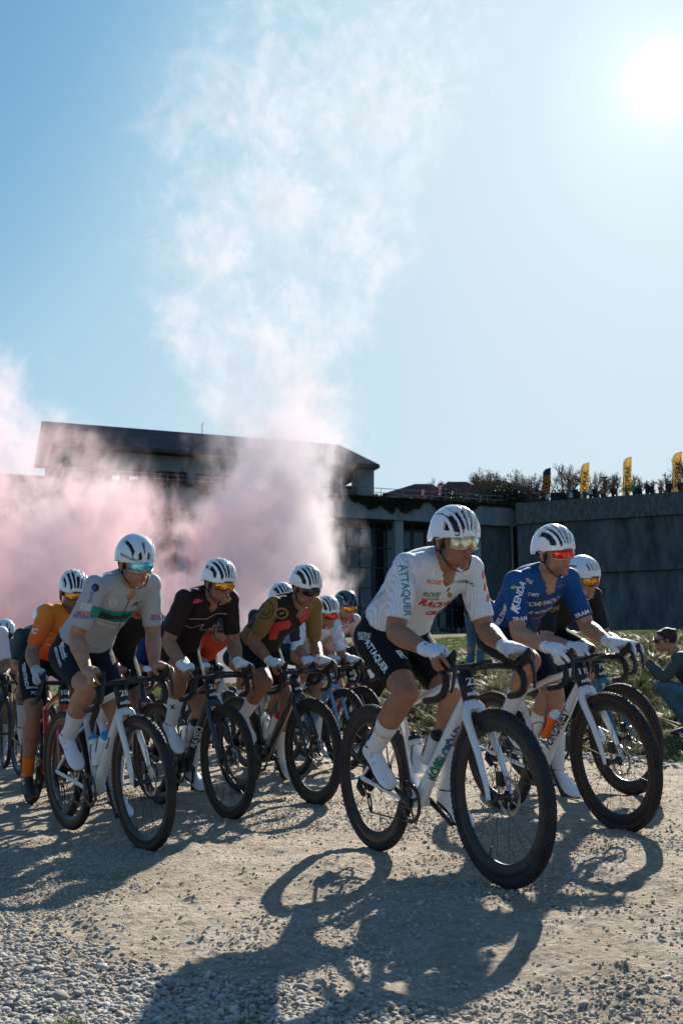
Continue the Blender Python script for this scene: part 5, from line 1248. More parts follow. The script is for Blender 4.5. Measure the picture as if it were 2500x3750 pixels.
for i, (x0, x1) in enumerate(opens):
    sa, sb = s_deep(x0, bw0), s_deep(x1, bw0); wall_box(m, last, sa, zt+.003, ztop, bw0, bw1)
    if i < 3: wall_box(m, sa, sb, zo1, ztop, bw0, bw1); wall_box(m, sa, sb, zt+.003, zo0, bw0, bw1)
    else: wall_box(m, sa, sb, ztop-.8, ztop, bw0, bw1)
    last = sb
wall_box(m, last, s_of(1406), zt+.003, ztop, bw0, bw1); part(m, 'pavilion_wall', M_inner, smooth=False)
m = MB(); wall_box(m, sL, s_of(1265), ztop-1.5, ztop-.002, PO+.1, PO+.5); part(m, 'roof_beam', M_conc, smooth=False)
m = MB(); q = ridge(740, 1590); m.tube([V(q.x, q.y, zrr-.2), V(q.x, q.y, zrr+1.0), V(q.x+.2, q.y, zrr+1.05)], .04, 6); part(m, 'antenna', M_rail)

# retaining wall on the right
wall = empty('retaining_wall', at(2200, 2308, 100), 0, 'tall dark concrete retaining wall with rough top band, flags above it', 'wall', kind='structure')
def Dr(px): return 1/lerp(1/107.5, 1/101.0, (px-1904)/(2500-1904))
def wpt(px, py, off=0): D = Dr(px); p = at(px, py, D); return p+V(-.1, 1, 0)*off
W0, W1 = at(1904, HZ, Dr(1904)), at(3400, HZ, Dr(3400)); W0.z = W1.z = 0
wd = (W1-W0).normalized(); wn_ = V(-wd.y, wd.x, 0)
zwt = at(2100, 1829, Dr(2100)).z; zwg = zg-1.5; zband = at(2100, 1908, Dr(2100)).z
def wbox(m, s0, s1, z0, z1, o0, o1):
    L_ = (W1-W0).length; q = [W0+wd*s0+wn_*o0, W0+wd*s1+wn_*o0, W0+wd*s1+wn_*o1, W0+wd*s0+wn_*o1]; m.prism([V(p.x, p.y, z0) for p in q], (0, 0, z1-z0))
LW = (W1-W0).length
def wpart(m, n_, mt): o = m.build(n_, mt, None, smooth=False); o.parent = wall; o.data.transform(Matrix.Translation(-wm(wall).translation)); return o
m = MB(); wbox(m, 0, LW, zband, zwt, 0, 1.2); wpart(m, 'rough_band', M_pebbledash)
z2 = at(2200, 2095, Dr(2200)).z
m = MB(); wbox(m, 0, LW, z2, zband-.003, .35, 1.2); wpart(m, 'upper_wall', M_retain)
m = MB(); wbox(m, 0, LW, zwg, z2-.003, .75, 2.2); wpart(m, 'lower_wall', M_retain)
m = MB(); wbox(m, 0, LW, zg-.5, zg+.12, -1.2, .7); wpart(m, 'kerb', M_conc_pale)
m = MB(); m.prism([at_x(S0, zg-.5, -1.5), at_x(S1, zg-.5, -1.5), at_x(S1, zg-.5, .2), at_x(S0, zg-.5, .2)], (0, 0, .62)); o = m.build('terrace_kerb', M_conc_pale, None, smooth=False); tag(o, 'pale kerb along the foot of the building', 'kerb', kind='structure')
# plateau behind
pl = MB(); pl.add([V(W0.x, W0.y+.6, zwt-.25), V(W1.x+2, W1.y+.6, zwt-.25), V(W1.x+60, 420, zwt-.25), V(-60, 420, zwt-.25), V(A_.x+10, A_.y+31, zwt-.25), V(W0.x-1, W0.y+31, zwt-.25)], [(0, 1, 2, 3, 4, 5)])
o = pl.build('upper_ground', M_grass, None, smooth=False); tag(o, kind='structure')

# hanging ivy on the terrace edge
def leaf_cloud(name, mt, pts, size, label, cat=None, kind=None, group=None, parent=None, seed=0):
    r = np.random.default_rng(seed); n = len(pts); P = np.asarray(pts, 'f'); d = r.normal(size=(n, 3)); d /= np.linalg.norm(d, axis=1)[:, None]; u = np.cross(d, r.normal(size=(n, 3))); u /= np.linalg.norm(u, axis=1)[:, None]; v = np.cross(d, u)
    s = size*(.5+r.random(n))[:, None]; q = np.stack([P-u*s, P+v*s*.6, P+u*s, P-v*s*.6], 1).reshape(-1, 3)
    me = bpy.data.meshes.new(name); me.from_pydata(q.tolist(), [], (np.arange(n*4).reshape(-1, 4)).tolist()); o = link(name, me, parent, mt); return tag(o, label, cat, group, kind)
M_ivy = mat('ivy_leaves', (.022, .030, .014), .7, var=.5, vscale=2); M_dry = mat('dry_growth', (.13, .11, .07), .9, var=.5, vscale=2)
r = np.random.default_rng(3); pts = []; dry = []
for i in range(26000):
    s = lerp(s_of(200), S1-.3, r.random()); dens = vnoise(np.array([[s*.45, 3, 1]]))[0]+.4*vnoise(np.array([[s*1.7, 7, 1]]))[0]; dep = max(0, .35+dens*2.6)
    pts.append(tuple(at_x(s, zt-.1-dep*r.random()**1.5*1.25, -.12-.12*r.random())))
for i in range(16000):
    s = lerp(s_of(200), S1-.2, r.random()); dry.append(tuple(at_x(s, zt-.28+.5*r.random()**2*(.6+vnoise(np.array([[s*.8, 1, 1]]))[0]), r.random()*.9-.15)))
leaf_cloud('ivy', M_ivy, pts, .13, 'dark ivy hanging from the edge of the terrace', 'ivy', 'stuff')
leaf_cloud('dry_shrubs', M_dry, dry, .10, 'dry brown ground cover along the terrace edge', 'plants', 'stuff')

# roofs beyond
def far_roof(name, px0, px1, pxr, py0, pyr, D, mt, label, depth=5):
    o = empty(name, at((px0+px1)/2, 1830, D), 0, label, 'building', 'houses with tiled roofs beyond the terrace'); off = wm(o).translation
    a, b = at(px0, py0, D), at(px1, py0, D); b.z = a.z; rr = at(pxr, pyr, D+depth/2); r2 = at(pxr+(px1-px0)*.25, pyr, D+depth/2); r2.z = rr.z
    c, d = b+V(0, depth, 0), a+V(0, depth, 0); m = MB(); m.add([p-off for p in (a, b, c, d, rr, r2)], [(0, 1, 5, 4), (1, 2, 5), (2, 3, 4, 5), (3, 0, 4)]); m.build('roof', mt, o, smooth=False)
    w = MB(); w.prism([V(p.x, p.y, a.z-6)-off for p in (a+V(.6, .6, 0), b+V(-.6, .6, 0), c+V(-.6, -.6, 0), d+V(.6, -.6, 0))], (0, 0, 5.99)); w.build('wall', M_conc, o, smooth=False)
far_roof('far_house', 1400, 1640, 1520, 1808, 1772, 135, M_roof_red, 'low house with reddish tiled roof just right of the pavilion')
far_roof('far_house', 1560, 1830, 1640, 1822, 1764, 128, M_roof_red, 'dull red tiled roof further right, partly behind bare trees')
far_roof('far_house', 1690, 2000, 1760, 1800, 1760, 150, M_roof_dark, 'grey tiled roof almost hidden behind the bare trees')

# trees and hedges on the plateau
M_bark = mat('bark', (.10, .08, .065), .9, bump=.5, bscale=20); M_twig = mat('twigs', (.20, .145, .10), .9)
M_hedge = mat('hedge_leaves', (.065, .065, .03), .7, var=.5, vscale=.8); M_brownleaf = mat('brown_leaves', (.15, .10, .05), .8, var=.4, vscale=.8)
def bare_tree(px, py_top, D, seed, label, spread=1.0, leafy=0):
    base = at(px, 1838, D); base.z = zwt-.3; top = at(px, py_top, D).z; H = top-base.z; r = random.Random(seed); root = empty('bare_tree', base, r.random()*6, label, 'tree', 'bare winter trees behind the terrace')
    t = MB(); c = MB()
    def grow(p, d, L, rad, lev):
        n = 4; pts = [p]; q = p
        for i in range(n): d = (d+V(r.uniform(-.22, .22), r.uniform(-.22, .22), r.uniform(-.02, .16))).normalized(); q = q+d*L/n; pts.append(q)
        (t if lev < 2 else c).tube(pts, [rad*(1-.45*i/n) for i in range(n+1)], 6 if lev < 2 else 3, caps=False)
        if lev < 5 and L > .22:
            k = (3, 3, 3, 3, 3)[lev]
            for j in range(k):
                a = r.random()*6.28; out = V(cos(a), sin(a), 0); nd = (d*r.uniform(.6, 1.0)+out*r.uniform(.45, .9)*spread).normalized(); f = pts[r.randint(1 if lev else 2, n)]
                grow(f, nd, L*r.uniform(.55, .78), rad*.56, lev+1)
            grow(q, d, L*.66, rad*.6, lev+1)
    grow(V(0, 0, 0), V(0, 0, 1), H*.36, max(.17, H*.03), 0)
    zmax = max(v[2] for v in t.v+c.v); k = H/zmax
    for mb in (t, c): mb.v = [(x*k, y*k, z*k) for x, y, z in mb.v]
    t.build('trunk', M_bark, root); cc = c.build('crown', M_twig, root, smooth=False)
    if leafy:
        rr = np.random.default_rng(seed); idx = rr.integers(0, len(c.v), leafy); P = np.array(c.v)[idx]+rr.normal(0, .12, (leafy, 3)); leaf_cloud('foliage', M_brownleaf, P, .07, None, parent=root, seed=seed)
    return root
TR = [(1650, 1762, 122, .8), (1700, 1748, 124, .9), (1745, 1738, 121, .9), (1790, 1728, 119, 1), (1840, 1735, 120, 1), (1885, 1742, 118, 1), (1930, 1738, 116, 1), (1975, 1745, 116, 1), (2060, 1712, 112, 1), (2105, 1722, 114, 1), (2165, 1728, 110, 1), (2205, 1742, 110, 1), (2262, 1745, 106, 1), (2330, 1752, 106, 1), (2395, 1768, 106, .8), (2440, 1745, 105, 1.1), (2492, 1675, 104, 1.2), (2555, 1665, 104, 1.2)]
TL = ['twiggy bare tree beside the grey tiled roof', 'second bare tree right of the tiled roofs', 'dense brown-twigged tree left of the black flag group', 'broad bare tree at the middle of the brown thicket', 'bare tree right of the broad one in the thicket', 'thin bare tree in the thicket above the terrace corner', 'bare tree standing behind the wall corner', 'low bare tree just left of the black and orange flag', 'tall bare tree between the black flag and the first yellow flag', 'bare tree directly left of the first yellow flag', 'bare tree right of the first yellow flag', 'small bare tree by the lamp post', 'bare tree left of the second yellow flag', 'bare tree right of the second yellow flag', 'sparse low tree left of the right-hand yellow flag', 'bare tree just left of the last yellow flag', 'large bare tree at the right edge behind the last flag', 'bare tree just past the right edge']
for i, ((px, py, D, sp), lb) in enumerate(zip(TR, TL)): bare_tree(px, py-16, D, 100+i, lb, sp, 900 if px < 1990 else 120)
def hedge(px0, px1, py, D, label, seed, mt, N_=9000):
    r = np.random.default_rng(seed); a, b = at(px0, py, D), at(px1, py, D); H = a.z-zwt+.3; n = N_; t = r.random(n); x = a.x+(b.x-a.x)*t; prof = H*(.75+.5*(vnoise(np.stack([x*.6, x*0+seed, x*0], 1))+.5*vnoise(np.stack([x*2, x*0+seed, x*0], 1)))); z = zwt-.3+prof*r.random(n)**.6; y = D+r.normal(0, .9, n)
    o = leaf_cloud('hedge', mt, np.stack([x, y, z], 1), .15, label, 'hedge', seed=seed); return o
hedge(1560, 1760, 1790, 117, 'brownish hedge in front of the tiled roofs', 5, M_hedge)
hedge(1740, 1990, 1785, 114, 'dark green and brown hedge above the terrace corner', 6, M_hedge, 14000)
hedge(1980, 2120, 1812, 113, 'low dark hedge behind the black and orange flag', 8, M_hedge, 4000)

# flags
M_flag_y = mat('flag_yellow', (.78, .60, .20), .7, var=.06); M_flag_k = mat('flag_black', (.02, .02, .025), .7); M_or = mat('print_orange', (.85, .22, .02), .7); M_bk = mat('print_black', (.02, .02, .02), .7); M_flag_r = mat('flag_red', (.35, .02, .05), .7)
def set_trans(m, k=.45):
    n, l, b = nodes(m); t = n.new('ShaderNodeBsdfTranslucent'); src = b.inputs['Base Color'].links
    if src: l.new(src[0].from_socket, t.inputs[0])
    else: t.inputs[0].default_value = b.inputs['Base Color'].default_value
    mx = n.new('ShaderNodeMixShader'); mx.inputs[0].default_value = k; l.new(b.outputs[0], mx.inputs[1]); l.new(t.outputs[0], mx.inputs[2]); l.new(mx.outputs[0], n['Material Output'].inputs[0])
for m_ in (M_flag_y, M_or, M_flag_r): set_trans(m_)
def feather_flag(pxb, pyb, pxt, pyt, D, w, m, txt, mt, label, grp='feather flags on top of the wall', wave=0, seed=1):
    base = at(pxb, pyb, D); top = at(pxt, pyt, D); H = top.z-base.z; lean_ = (top.x-base.x-w*.9)/H; o = empty('feather_flag', V(base.x, base.y, zwt-.3 if pyb > 1700 and D < 130 else base.z-1), 0, label, 'flag', grp); off = wm(o).translation
    n = 24; L = []; R = []
    for i in range(n+1):
        t = i/n; z = base.z+.1+(H-.1)*t; xl = base.x+lean_*H*t; top_round = max(0, (t-.80)/.20)
        l_ = xl+w*(1-sqrt(max(0, 1-top_round**2)))*.98; r_ = xl+w*(1.0 if t > .12 else .75+.25*t/.12); y = D+.06*sin(t*5+seed)*(1+wave)
        L.append(V(l_, y, z)-off); R.append(V(max(r_, l_+.02), y+.10*sin(t*7+seed)*(wave+.3), z)-off)
    f = MB(); f.add(L+R, [(i, i+1, n+2+i, n+1+i) for i in range(n)]); fl = f.build('flag_cloth', m, o); md = fl.modifiers.new('t', 'SOLIDIFY'); md.thickness = .01
    p = MB(); p.tube([V(base.x-.03, D, off.z)-off]+[V(q.x-.03, q.y, q.z) for q in L], [.03]*(n//2+1)+[.018]*(n-n//2+1), 6); p.build('pole', M_bk, o)
    me = text_mesh(txt, w*(1.15 if txt == 'MAXXIS' else .84), 0, .06 if txt == 'MAXXIS' else .03, 1.0)
    xs_ = [v.co.x for v in me.vertices]; L0 = max(xs_)-min(xs_); k = H*.64/L0
    for v in me.vertices:
        u = v.co.x*k; hh = base.z+.1+(H-.1)*.44+u; t = (hh-base.z)/H; v.co = V(base.x+lean_*H*t+w*.50-v.co.y*1.0, D-.22, hh)-off
    link('lettering', me, o, mt)
feather_flag(1983, 1838, 2013, 1713, Dr(1983)+1.6, .80, M_flag_k, 'MAXXIS', M_or, 'black feather flag with orange lettering on the wall', wave=.4)
feather_flag(2123, 1832, 2154, 1693, Dr(2123)+1.6, .82, M_flag_y, 'TOPEAK', M_bk, 'yellow feather flag nearest the black flag', seed=2)
feather_flag(2279, 1820, 2309, 1672, Dr(2279)+1.6, .82, M_flag_y, 'TOPEAK', M_bk, 'yellow feather flag in the middle of the three yellow ones', seed=3)
feather_flag(2460, 1810, 2492, 1653, Dr(2460)+1.6, .86, M_flag_y, 'TOPEAK', M_bk, 'yellow feather flag at the right edge, bending in the wind', wave=1, seed=4)
feather_flag(1540, 1823, 1553, 1788, 112, .40, M_flag_r, 'ROSE', M_white, 'small red flag lower left beyond the terrace', 'small red flags beyond the terrace')
feather_flag(1600, 1823, 1617, 1768, 112, .46, M_flag_r, 'ROSE', M_white, 'taller small red flag beyond the terrace', 'small red flags beyond the terrace')
# lamp post
o = empty('street_lamp', V(*at(2213, 1822, 106.5)[:2], zwt-.3), 0, 'thin dark lamp post among the spectators on the wall', 'lamp'); H = at(2213, 1750, 106.5).z-zwt+.3
m = MB(); m.tube([(0, 0, 0), (0, 0, H)], [.07, .05], 8); m.build('pole', M_bk, o); m = MB(); m.box((0, 0, H+.05), (.38, .12, .05)); m.build('lamp_head', M_bk, o, bevel=.02)
# ------------------------------------------------------------------ spectators
M_jeans = cloth('jeans', (.07, .13, .18), .85, .5, 90, var=.2, vscale=8); M_jacket_k = cloth('jacket_black', (.012, .013, .015)); M_jacket_g = cloth('jacket_grey_green', (.055, .07, .065)); M_trouser_k = cloth('trousers_black', (.012, .012, .014))
def spectator(root, J, p, voxel=.01, name_parts=True):
    sk = M_skin[p.get('skin', 1)]; body = MB(); build_body(body, J, p); bo = body.remesh('body', voxel, sk, root, 2); tint_head(bo.data, J['HM'], p.get('stubble', 0))
    fold = lambda amp, f=7: (lambda co: fbm(co*f, 3)*amp)
    jm = MB(); jm.loft(torso_secs(J, .024, p.get('hem', -.05), 1.03, 1.0, 1), 24)
    for k, s in (('R', -1), ('L', 1)):
        A, B, W = J['sh'+k], J['el'+k], J['wr'+k]; jm.ell(A, (.078, .074, .074)); jm.tube([A, B], [.070, .058], 16, dome=True); jm.tube([B, B.lerp(W, p.get('sleeve', .95))], [.058, .044], 16, dome=False)
        nb_ = torso_pt(J, 1.0)[0]; jm.tube([nb_, A], [.07, .065], 12, dome=True)
    jm.tube([torso_pt(J, .98)[0], torso_pt(J, 1.09)[0]], [.085, .078], 14)
    jk = jm.remesh(p.get('top', 'jacket'), voxel, p['jacket'], root, 3, fold(.016))
    tm = MB(); tm.loft(torso_secs(J, .012, -.14, .2, 1.0, 1), 22)
    for k, s in (('R', -1), ('L', 1)):
        A, B, C_ = J['hip'+k], J['kn'+k], J['an'+k]; tm.tube([A, A.lerp(B, .4), B], [.10, .096, .076], 18, dome=True); tm.tube([B, B.lerp(C_, .5), B.lerp(C_, .94)], [.074, .068, .060], 16, dome=False)
        tm.ell(A+J.get('fwd', V(1, 0, 0))*-.03, (.10, .09, .10))
    tm.remesh('trousers', voxel, p['trousers'], root, 3, fold(.012))
    if p.get('hair') is not None:
        h = MB(); HM = J['HM']; h.ell((-.032, 0, .034), (.100, .086, .098), HM, 20, 14)
        for i in range(26):
            a = random.random()*6.28; q = V(-.035+.078*cos(a), .066*sin(a), .045+random.random()*.055); h.ell(q, (.030, .030, .026), HM, 8, 6)
        h.remesh('hair', .007, p['hair'], root, 1, lambda co: fbm(co*90, 2)*.006)
    for k, s in (('R', -1), ('L', 1)): shoe(root, J['an'+k]+J.get('R'+k, Matrix.Identity(3)) @ V(.115, 0, -.085), J.get('R'+k, Matrix.Identity(3)), s, p.get('shoe', M_shoe_b), 2)
def stand_J(h=1.75, arms='down', twist=0):
    k = h/1.75; J = {'bend': .01, 'hipR': V(0, -.09, .93)*k, 'hipL': V(0, .09, .93)*k, 'shR': V(.0, -.18, 1.43)*k, 'shL': V(.0, .18, 1.43)*k, 'knR': V(.03, -.10, .50)*k, 'knL': V(.03, .10, .50)*k, 'anR': V(-.02, -.11, .10)*k, 'anL': V(-.02, .11, .10)*k}
    J['HM'] = Matrix.Translation(V(.03, 0, 1.64)*k) @ Matrix.Rotation(twist, 4, 'Z')
    for q, s in (('R', -1), ('L', 1)):
        if arms == 'down': J['el'+q] = V(-.03, s*.24, 1.15)*k; J['wr'+q] = V(.04, s*.25, .90)*k
        elif arms == 'up': J['el'+q] = V(.14, s*.25, 1.20)*k; J['wr'+q] = V(.27, s*.08, 1.42)*k
        elif arms == 'waist': J['el'+q] = V(-.05, s*.30, 1.16)*k; J['wr'+q] = V(.18, s*.12, 1.08)*k
    return J
# photographer standing behind the leading riders, back turned
b = place_at(1742, 17.4); b.z = gz(b.x, b.y); root = empty('person', b, radians(40), 'photographer standing in pale jeans and black top beyond the leading riders, dark hair', 'person', 'spectators beside the road')
spectator(root, stand_J(1.76, 'waist', .3), dict(jacket=M_jacket_k, trousers=M_jeans, hair=M_hair_br, hem=.02))
def camera_obj(loc, rz, label):
    o = empty('camera', loc, rz, label, 'camera', 'cameras and phones held by spectators'); m = MB(); m.box((0, 0, 0), (.035, .075, .05)); m.box((0, 0, .062), (.025, .03, .018)); m.build('camera_body', M_carbon, o, bevel=.008); m = MB(); m.tube([(.03, 0, 0), (.07, 0, 0), (.16, 0, 0)], [.036, .04, .044], 18); m.build('lens', M_carbon, o); return o
camera_obj(wm(root) @ V(.30, -.05, 1.12), radians(40), 'black camera with lens held by the standing photographer')
# crouching woman with a phone at the right edge
def crouch_J(hh=1.0):
    J = {'bend': .05, 'hipR': V(-.16, -.10, .36), 'hipL': V(-.16, .10, .36), 'shR': V(.06, -.17, .80), 'shL': V(.06, .17, .80), 'knR': V(.25, -.16, .50), 'knL': V(.26, .15, .52), 'anR': V(-.04, -.14, .10), 'anL': V(.0, .13, .10)}
    J['HM'] = Matrix.Translation(V(.20, 0, 1.00)) @ Euler((0, radians(14), 0)).to_matrix().to_4x4()
    J['elR'] = V(.24, -.20, .60); J['wrR'] = V(.40, -.07, .78); J['elL'] = V(.25, .19, .60); J['wrL'] = V(.40, .05, .78)
    def hand(s):
        def f(m):
            W = V(.40, s*.06, .78); m.tube([W, W+V(.03, -s*.02, .04), W+V(.045, -s*.03, .07)], [.026, .030, .024], 10, dome=True)
            for i in range(4): m.tube([W+V(.05, -s*.02, .045+i*.014), W+V(.075, -s*.035, .05+i*.014), W+V(.065, -s*.055, .052+i*.014)], .0085, 8, dome=True)
            m.tube([W+V(.02, -s*.03, .04), W+V(.03, -s*.05, .07)], .010, 8, dome=True)
        return f
    J['handR'] = hand(-1); J['handL'] = hand(1); return J
b = ground_at(2525, 2700, 8.8); root = empty('person', b, radians(168), 'crouching spectator in grey-green jacket and rolled jeans filming at the right edge', 'person', 'spectators beside the road')
spectator(root, crouch_J(), dict(jacket=M_jacket_g, trousers=M_jeans, hair=M_hair, hem=-.02, skin=1), .008); root.scale = (.93,)*3
glasses(root, crouch_J()['HM'], M_lens_dark, M_lens_frame_b, .040, True)
o = empty('phone', wm(root) @ V(.462, 0, .86), radians(168), 'dark phone held up by the crouching spectator in grey-green', 'phone', 'cameras and phones held by spectators'); m = MB(); m.box((0, 0, 0), (.005, .038, .078)); m.build('phone_body', M_carbon, o, bevel=.003); m = MB(); m.box((-.0062, 0, 0), (.0006, .034, .072)); m.build('phone_screen', M_glassd, o)
# dark-haired person crouching behind the blue rider, suitcase
b = place_at(2062, 13.0); b.z = gz(b.x, b.y); zt_ = at(2062, 2322, 13.0).z; b.z = min(b.z, zt_-1.12); b.z = gz(b.x, b.y)
root = empty('person', b, radians(-60), 'dark-haired person crouching behind the arms of the blue-jersey rider', 'person', 'spectators beside the road'); Jc = crouch_J(); dz = zt_-(b.z+1.12); 
spectator(root, Jc, dict(jacket=M_jacket_k, trousers=M_trouser_k, hair=M_hair_br, hem=-.02), .012); root.location.z += max(-.25, min(.25, dz))
b = at(2146, 2515, 12.2); b.z = gz(b.x, b.y); o = empty('backpack', b, radians(20), 'dark backpack with maroon side and white edge standing on the bank', 'bag'); zt_ = at(2146, 2420, 12.2).z-b.z
m = MB(); m.box((0, 0, max(.2, zt_/2)), (.12, .06, max(.2, zt_/2))); m.build('bag_body', M_jacket_k, o, bevel=.03); m = MB(); m.box((.125, -.0, max(.2, zt_/2)), (.02, .062, max(.18, zt_/2-.02))); m.build('side_panel', cloth('maroon_cloth', (.16, .015, .02)), o, bevel=.012); m = MB(); m.tube([(.146, -.05, .03), (.15, -.05, max(.35, zt_-.03))], .008, 6); m.build('piping', M_white, o)
# person in black bending with bags behind the white bicycle
b = place_at(1350, 12.6); root = empty('person', b, radians(150), 'person all in black crouching over a bag behind the leading rider', 'person', 'spectators beside the road')
Jb = stand_J(1.7, 'waist'); Jb.update(hipR=V(-.18, -.10, .80), hipL=V(-.18, .10, .80), shR=V(.22, -.18, 1.02), shL=V(.22, .18, 1.02), knR=V(.08, -.14, .47), knL=V(.08, .14, .47), elR=V(.20, -.30, .78), elL=V(.20, .30, .78), wrR=V(.35, -.15, .62), wrL=V(.35, .15, .62)); Jb['HM'] = Matrix.Translation(V(.42, 0, 1.10)) @ Euler((0, radians(35), 0)).to_matrix().to_4x4()
spectator(root, Jb, dict(jacket=M_jacket_k, trousers=M_trouser_k, hair=M_hair, hem=.0), .012)
b = at(1330, 2560, 12.2); b.z = gz(b.x, b.y)+.02; o = empty('camera_bag', b, .4, 'black camera bag on the ground by the person in black', 'bag'); m = MB(); m.box((0, 0, .17), (.2, .12, .17)); m.build('bag_body', M_jacket_k, o, bevel=.05); m = MB(); m.tube([(-.15, 0, .3), (-.1, 0, .42), (.1, 0, .42), (.15, 0, .3)], .012, 8); m.build('strap', M_strap, o)
# card hanging from the leader's saddle side
q = at(1372, 2462, 12.15); o = empty('card', q, radians(-72), 'white paper card by the person in black, seen behind the thigh of the leading rider', 'card')
m = MB(); m.box((0, 0, 0), (.001, .075, .060)); cb = m.build('card_sheet', M_paper, o); cb.rotation_euler.x = .45; o.location = q
def simple_person_meshes():
    out = []
    for arms, h in (('down', 1.72), ('up', 1.78), ('waist', 1.66), ('up', 1.60)):
        J = stand_J(h, arms); J = dict(J); body = MB(); 
        hm = J['HM']; b1 = MB(); build_body(b1, J, {}); body_o = b1.remesh('body', .028, M_skin[0], None, 1); tint_head(body_o.data, hm, 0)
        j = MB(); j.loft(torso_secs(J, .035, -.08, 1.03), 14)
        for k in 'RL': A, B, W = J['sh'+k], J['el'+k], J['wr'+k]; j.tube([A, B], [.082, .066], 10, dome=True); j.tube([B, B.lerp(W, .95)], [.066, .05], 10); j.ell(A, (.09, .085, .085))
        jo = j.remesh('jacket', .03, M_jacket_k, None, 1)
        t = MB(); t.loft(torso_secs(J, .02, -.14, .1), 12)
        for k in 'RL': A, B, C_ = J['hip'+k], J['kn'+k], J['an'+k]; t.tube([A, B, C_], [.11, .085, .07], 10, dome=True); t.tube([C_, C_+V(.16, 0, -.05)], [.055, .04], 8, dome=True)
        to = t.remesh('trousers', .03, M_jacket_k, None, 1)
        h_ = MB(); h_.ell((-.028, 0, .045), (.108, .092, .10), hm, 12, 8); ho = h_.build('hair', M_hair, None)
        out.append([body_o, jo, to, ho])
    return out
KIT = simple_person_meshes(); used = [False]*4
JC = {'black': (.015, .016, .02), 'navy': (.012, .03, .07), 'white': (.45, .47, .50), 'green': (.05, .22, .08), 'rust': (.35, .08, .03), 'grey': (.14, .15, .16), 'brown': (.14, .07, .05), 'blue': (.03, .10, .22), 'tan': (.28, .19, .13), 'teal': (.03, .14, .14)}
def far_person(loc, rz, colr, label, grp, k, tr='black', sc=1.0):
    root = empty('person', loc, rz, label, 'person', grp)
    if sc != 1: root.scale = (sc, sc, sc)
    for i, o in enumerate(KIT[k]):
        c = o.copy() if used[k] else o
        if used[k]: COL.objects.link(c)
        c.parent = root
        c.material_slots[0].link = 'OBJECT'; c.material_slots[0].material = {0: M_skin[0], 1: flat(JC[colr], .8), 2: flat(JC[tr], .8), 3: M_hair}[i]
    used[k] = True
WP = [(1953, 'black', 'dark figure left of the black flag'), (1988, 'black', 'dark figure in front of the black flag'), (2004, 'white', 'figure in white right beside the black flag'), (2020, 'black', 'first of the dark group right of the black flag'), (2033, 'navy', 'figure in navy within the dark group'), (2047, 'black', 'dark figure in the middle of the group'), (2060, 'black', 'dark figure filming, right part of the group'), (2078, 'brown', 'figure in brown between the first two flags'), (2091, 'white', 'figure in pale top left of the first yellow flag'), (2104, 'black', 'dark figure just left of the first yellow flag'), (2114, 'black', 'dark figure touching the first yellow flag'), (2141, 'blue', 'figure in blue at the foot of the first yellow flag'), (2161, 'white', 'figure in white right of the first yellow flag'), (2176, 'black', 'dark figure beside the one in white'), (2187, 'brown', 'figure in brown left of the lamp post'), (2204, 'tan', 'figure in tan beside the lamp post'), (2243, 'black', 'broad dark figure alone right of the lamp post'), (2294, 'grey', 'figure in grey at the foot of the second yellow flag'), (2321, 'green', 'figure in a green top'), (2334, 'black', 'dark figure beside the green top'), (2344, 'black', 'dark figure second from the green top'), (2369, 'navy', 'figure in navy filming with raised arms'), (2385, 'black', 'dark figure beside the one filming'), (2418, 'rust', 'tall figure in a rust coloured coat'), (2452, 'black', 'dark figure left of the last yellow flag'), (2489, 'black', 'dark figure at the right edge by the last flag')]
for i, (px, c, lb) in enumerate(WP):
    D = Dr(px)+1.6; q = at(px, 1830, D); far_person(V(q.x, q.y, zwt-.22-.10*(i % 3)), radians(-90+random.uniform(-50, 50)), c, lb+' on the wall', 'spectators on top of the wall', i % 4)
BP = [(497, 1752, 'black', 'dark figure at the terrace railing left of the window'), (545, 1755, 'grey', 'figure in grey on the terrace in the smoke'), (570, 1755, 'black', 'dark figure by the column on the terrace'), (657, 1760, 'black', 'dark figure leaning on the terrace railing in the smoke'), (793, 1765, 'navy', 'figure in navy at the railing, left of two others'), (822, 1768, 'black', 'dark figure at the railing, middle of three'), (840, 1768, 'black', 'dark figure at the railing, right of three')]
for i, (px, py, c, lb) in enumerate(BP): far_person(at_x(s_of(px), zt, 1.4), radians(-90+random.uniform(-40, 40)), c, lb, 'spectators on the building terrace', (i+1) % 4)
# people sitting at the foot of the building
SP_ = [(1290, 'navy'), (1312, 'blue'), (1334, 'black'), (1586, 'teal'), (1600, 'tan'), (1622, 'black'), (1642, 'navy'), (1660, 'black'), (1678, 'grey'), (1696, 'brown'), (1828, 'black'), (1850, 'black')]
for i, (px, c) in enumerate(SP_):
    D = Dfront(px)-1.0; q = at(px, 2315, D); far_person(V(q.x, q.y, zg+.12-.62), radians(-90+random.uniform(-60, 60)), c, 'tiny figure in %s by the building, %s' % (c, ['leftmost of the trio by the pink jersey', 'middle of the trio by the pink jersey', 'right of the trio by the pink jersey', 'left end of the seated row', 'second in the seated row', 'third in the seated row', 'fourth in the seated row', 'fifth in the seated row', 'sixth in the seated row', 'right end of the seated row', 'left of the pair behind the blue rider', 'right of the pair behind the blue rider'][i]), 'people sitting by the building', i % 4, sc=.75)
# ------------------------------------------------------------------ coloured smoke drifting between riders and building
def smoke(name, label, hull, dens_fn, step=None):
    pass
SY0, SY1 = 21.0, 27.0; SYM = 24.0
m = MB(); sec = []
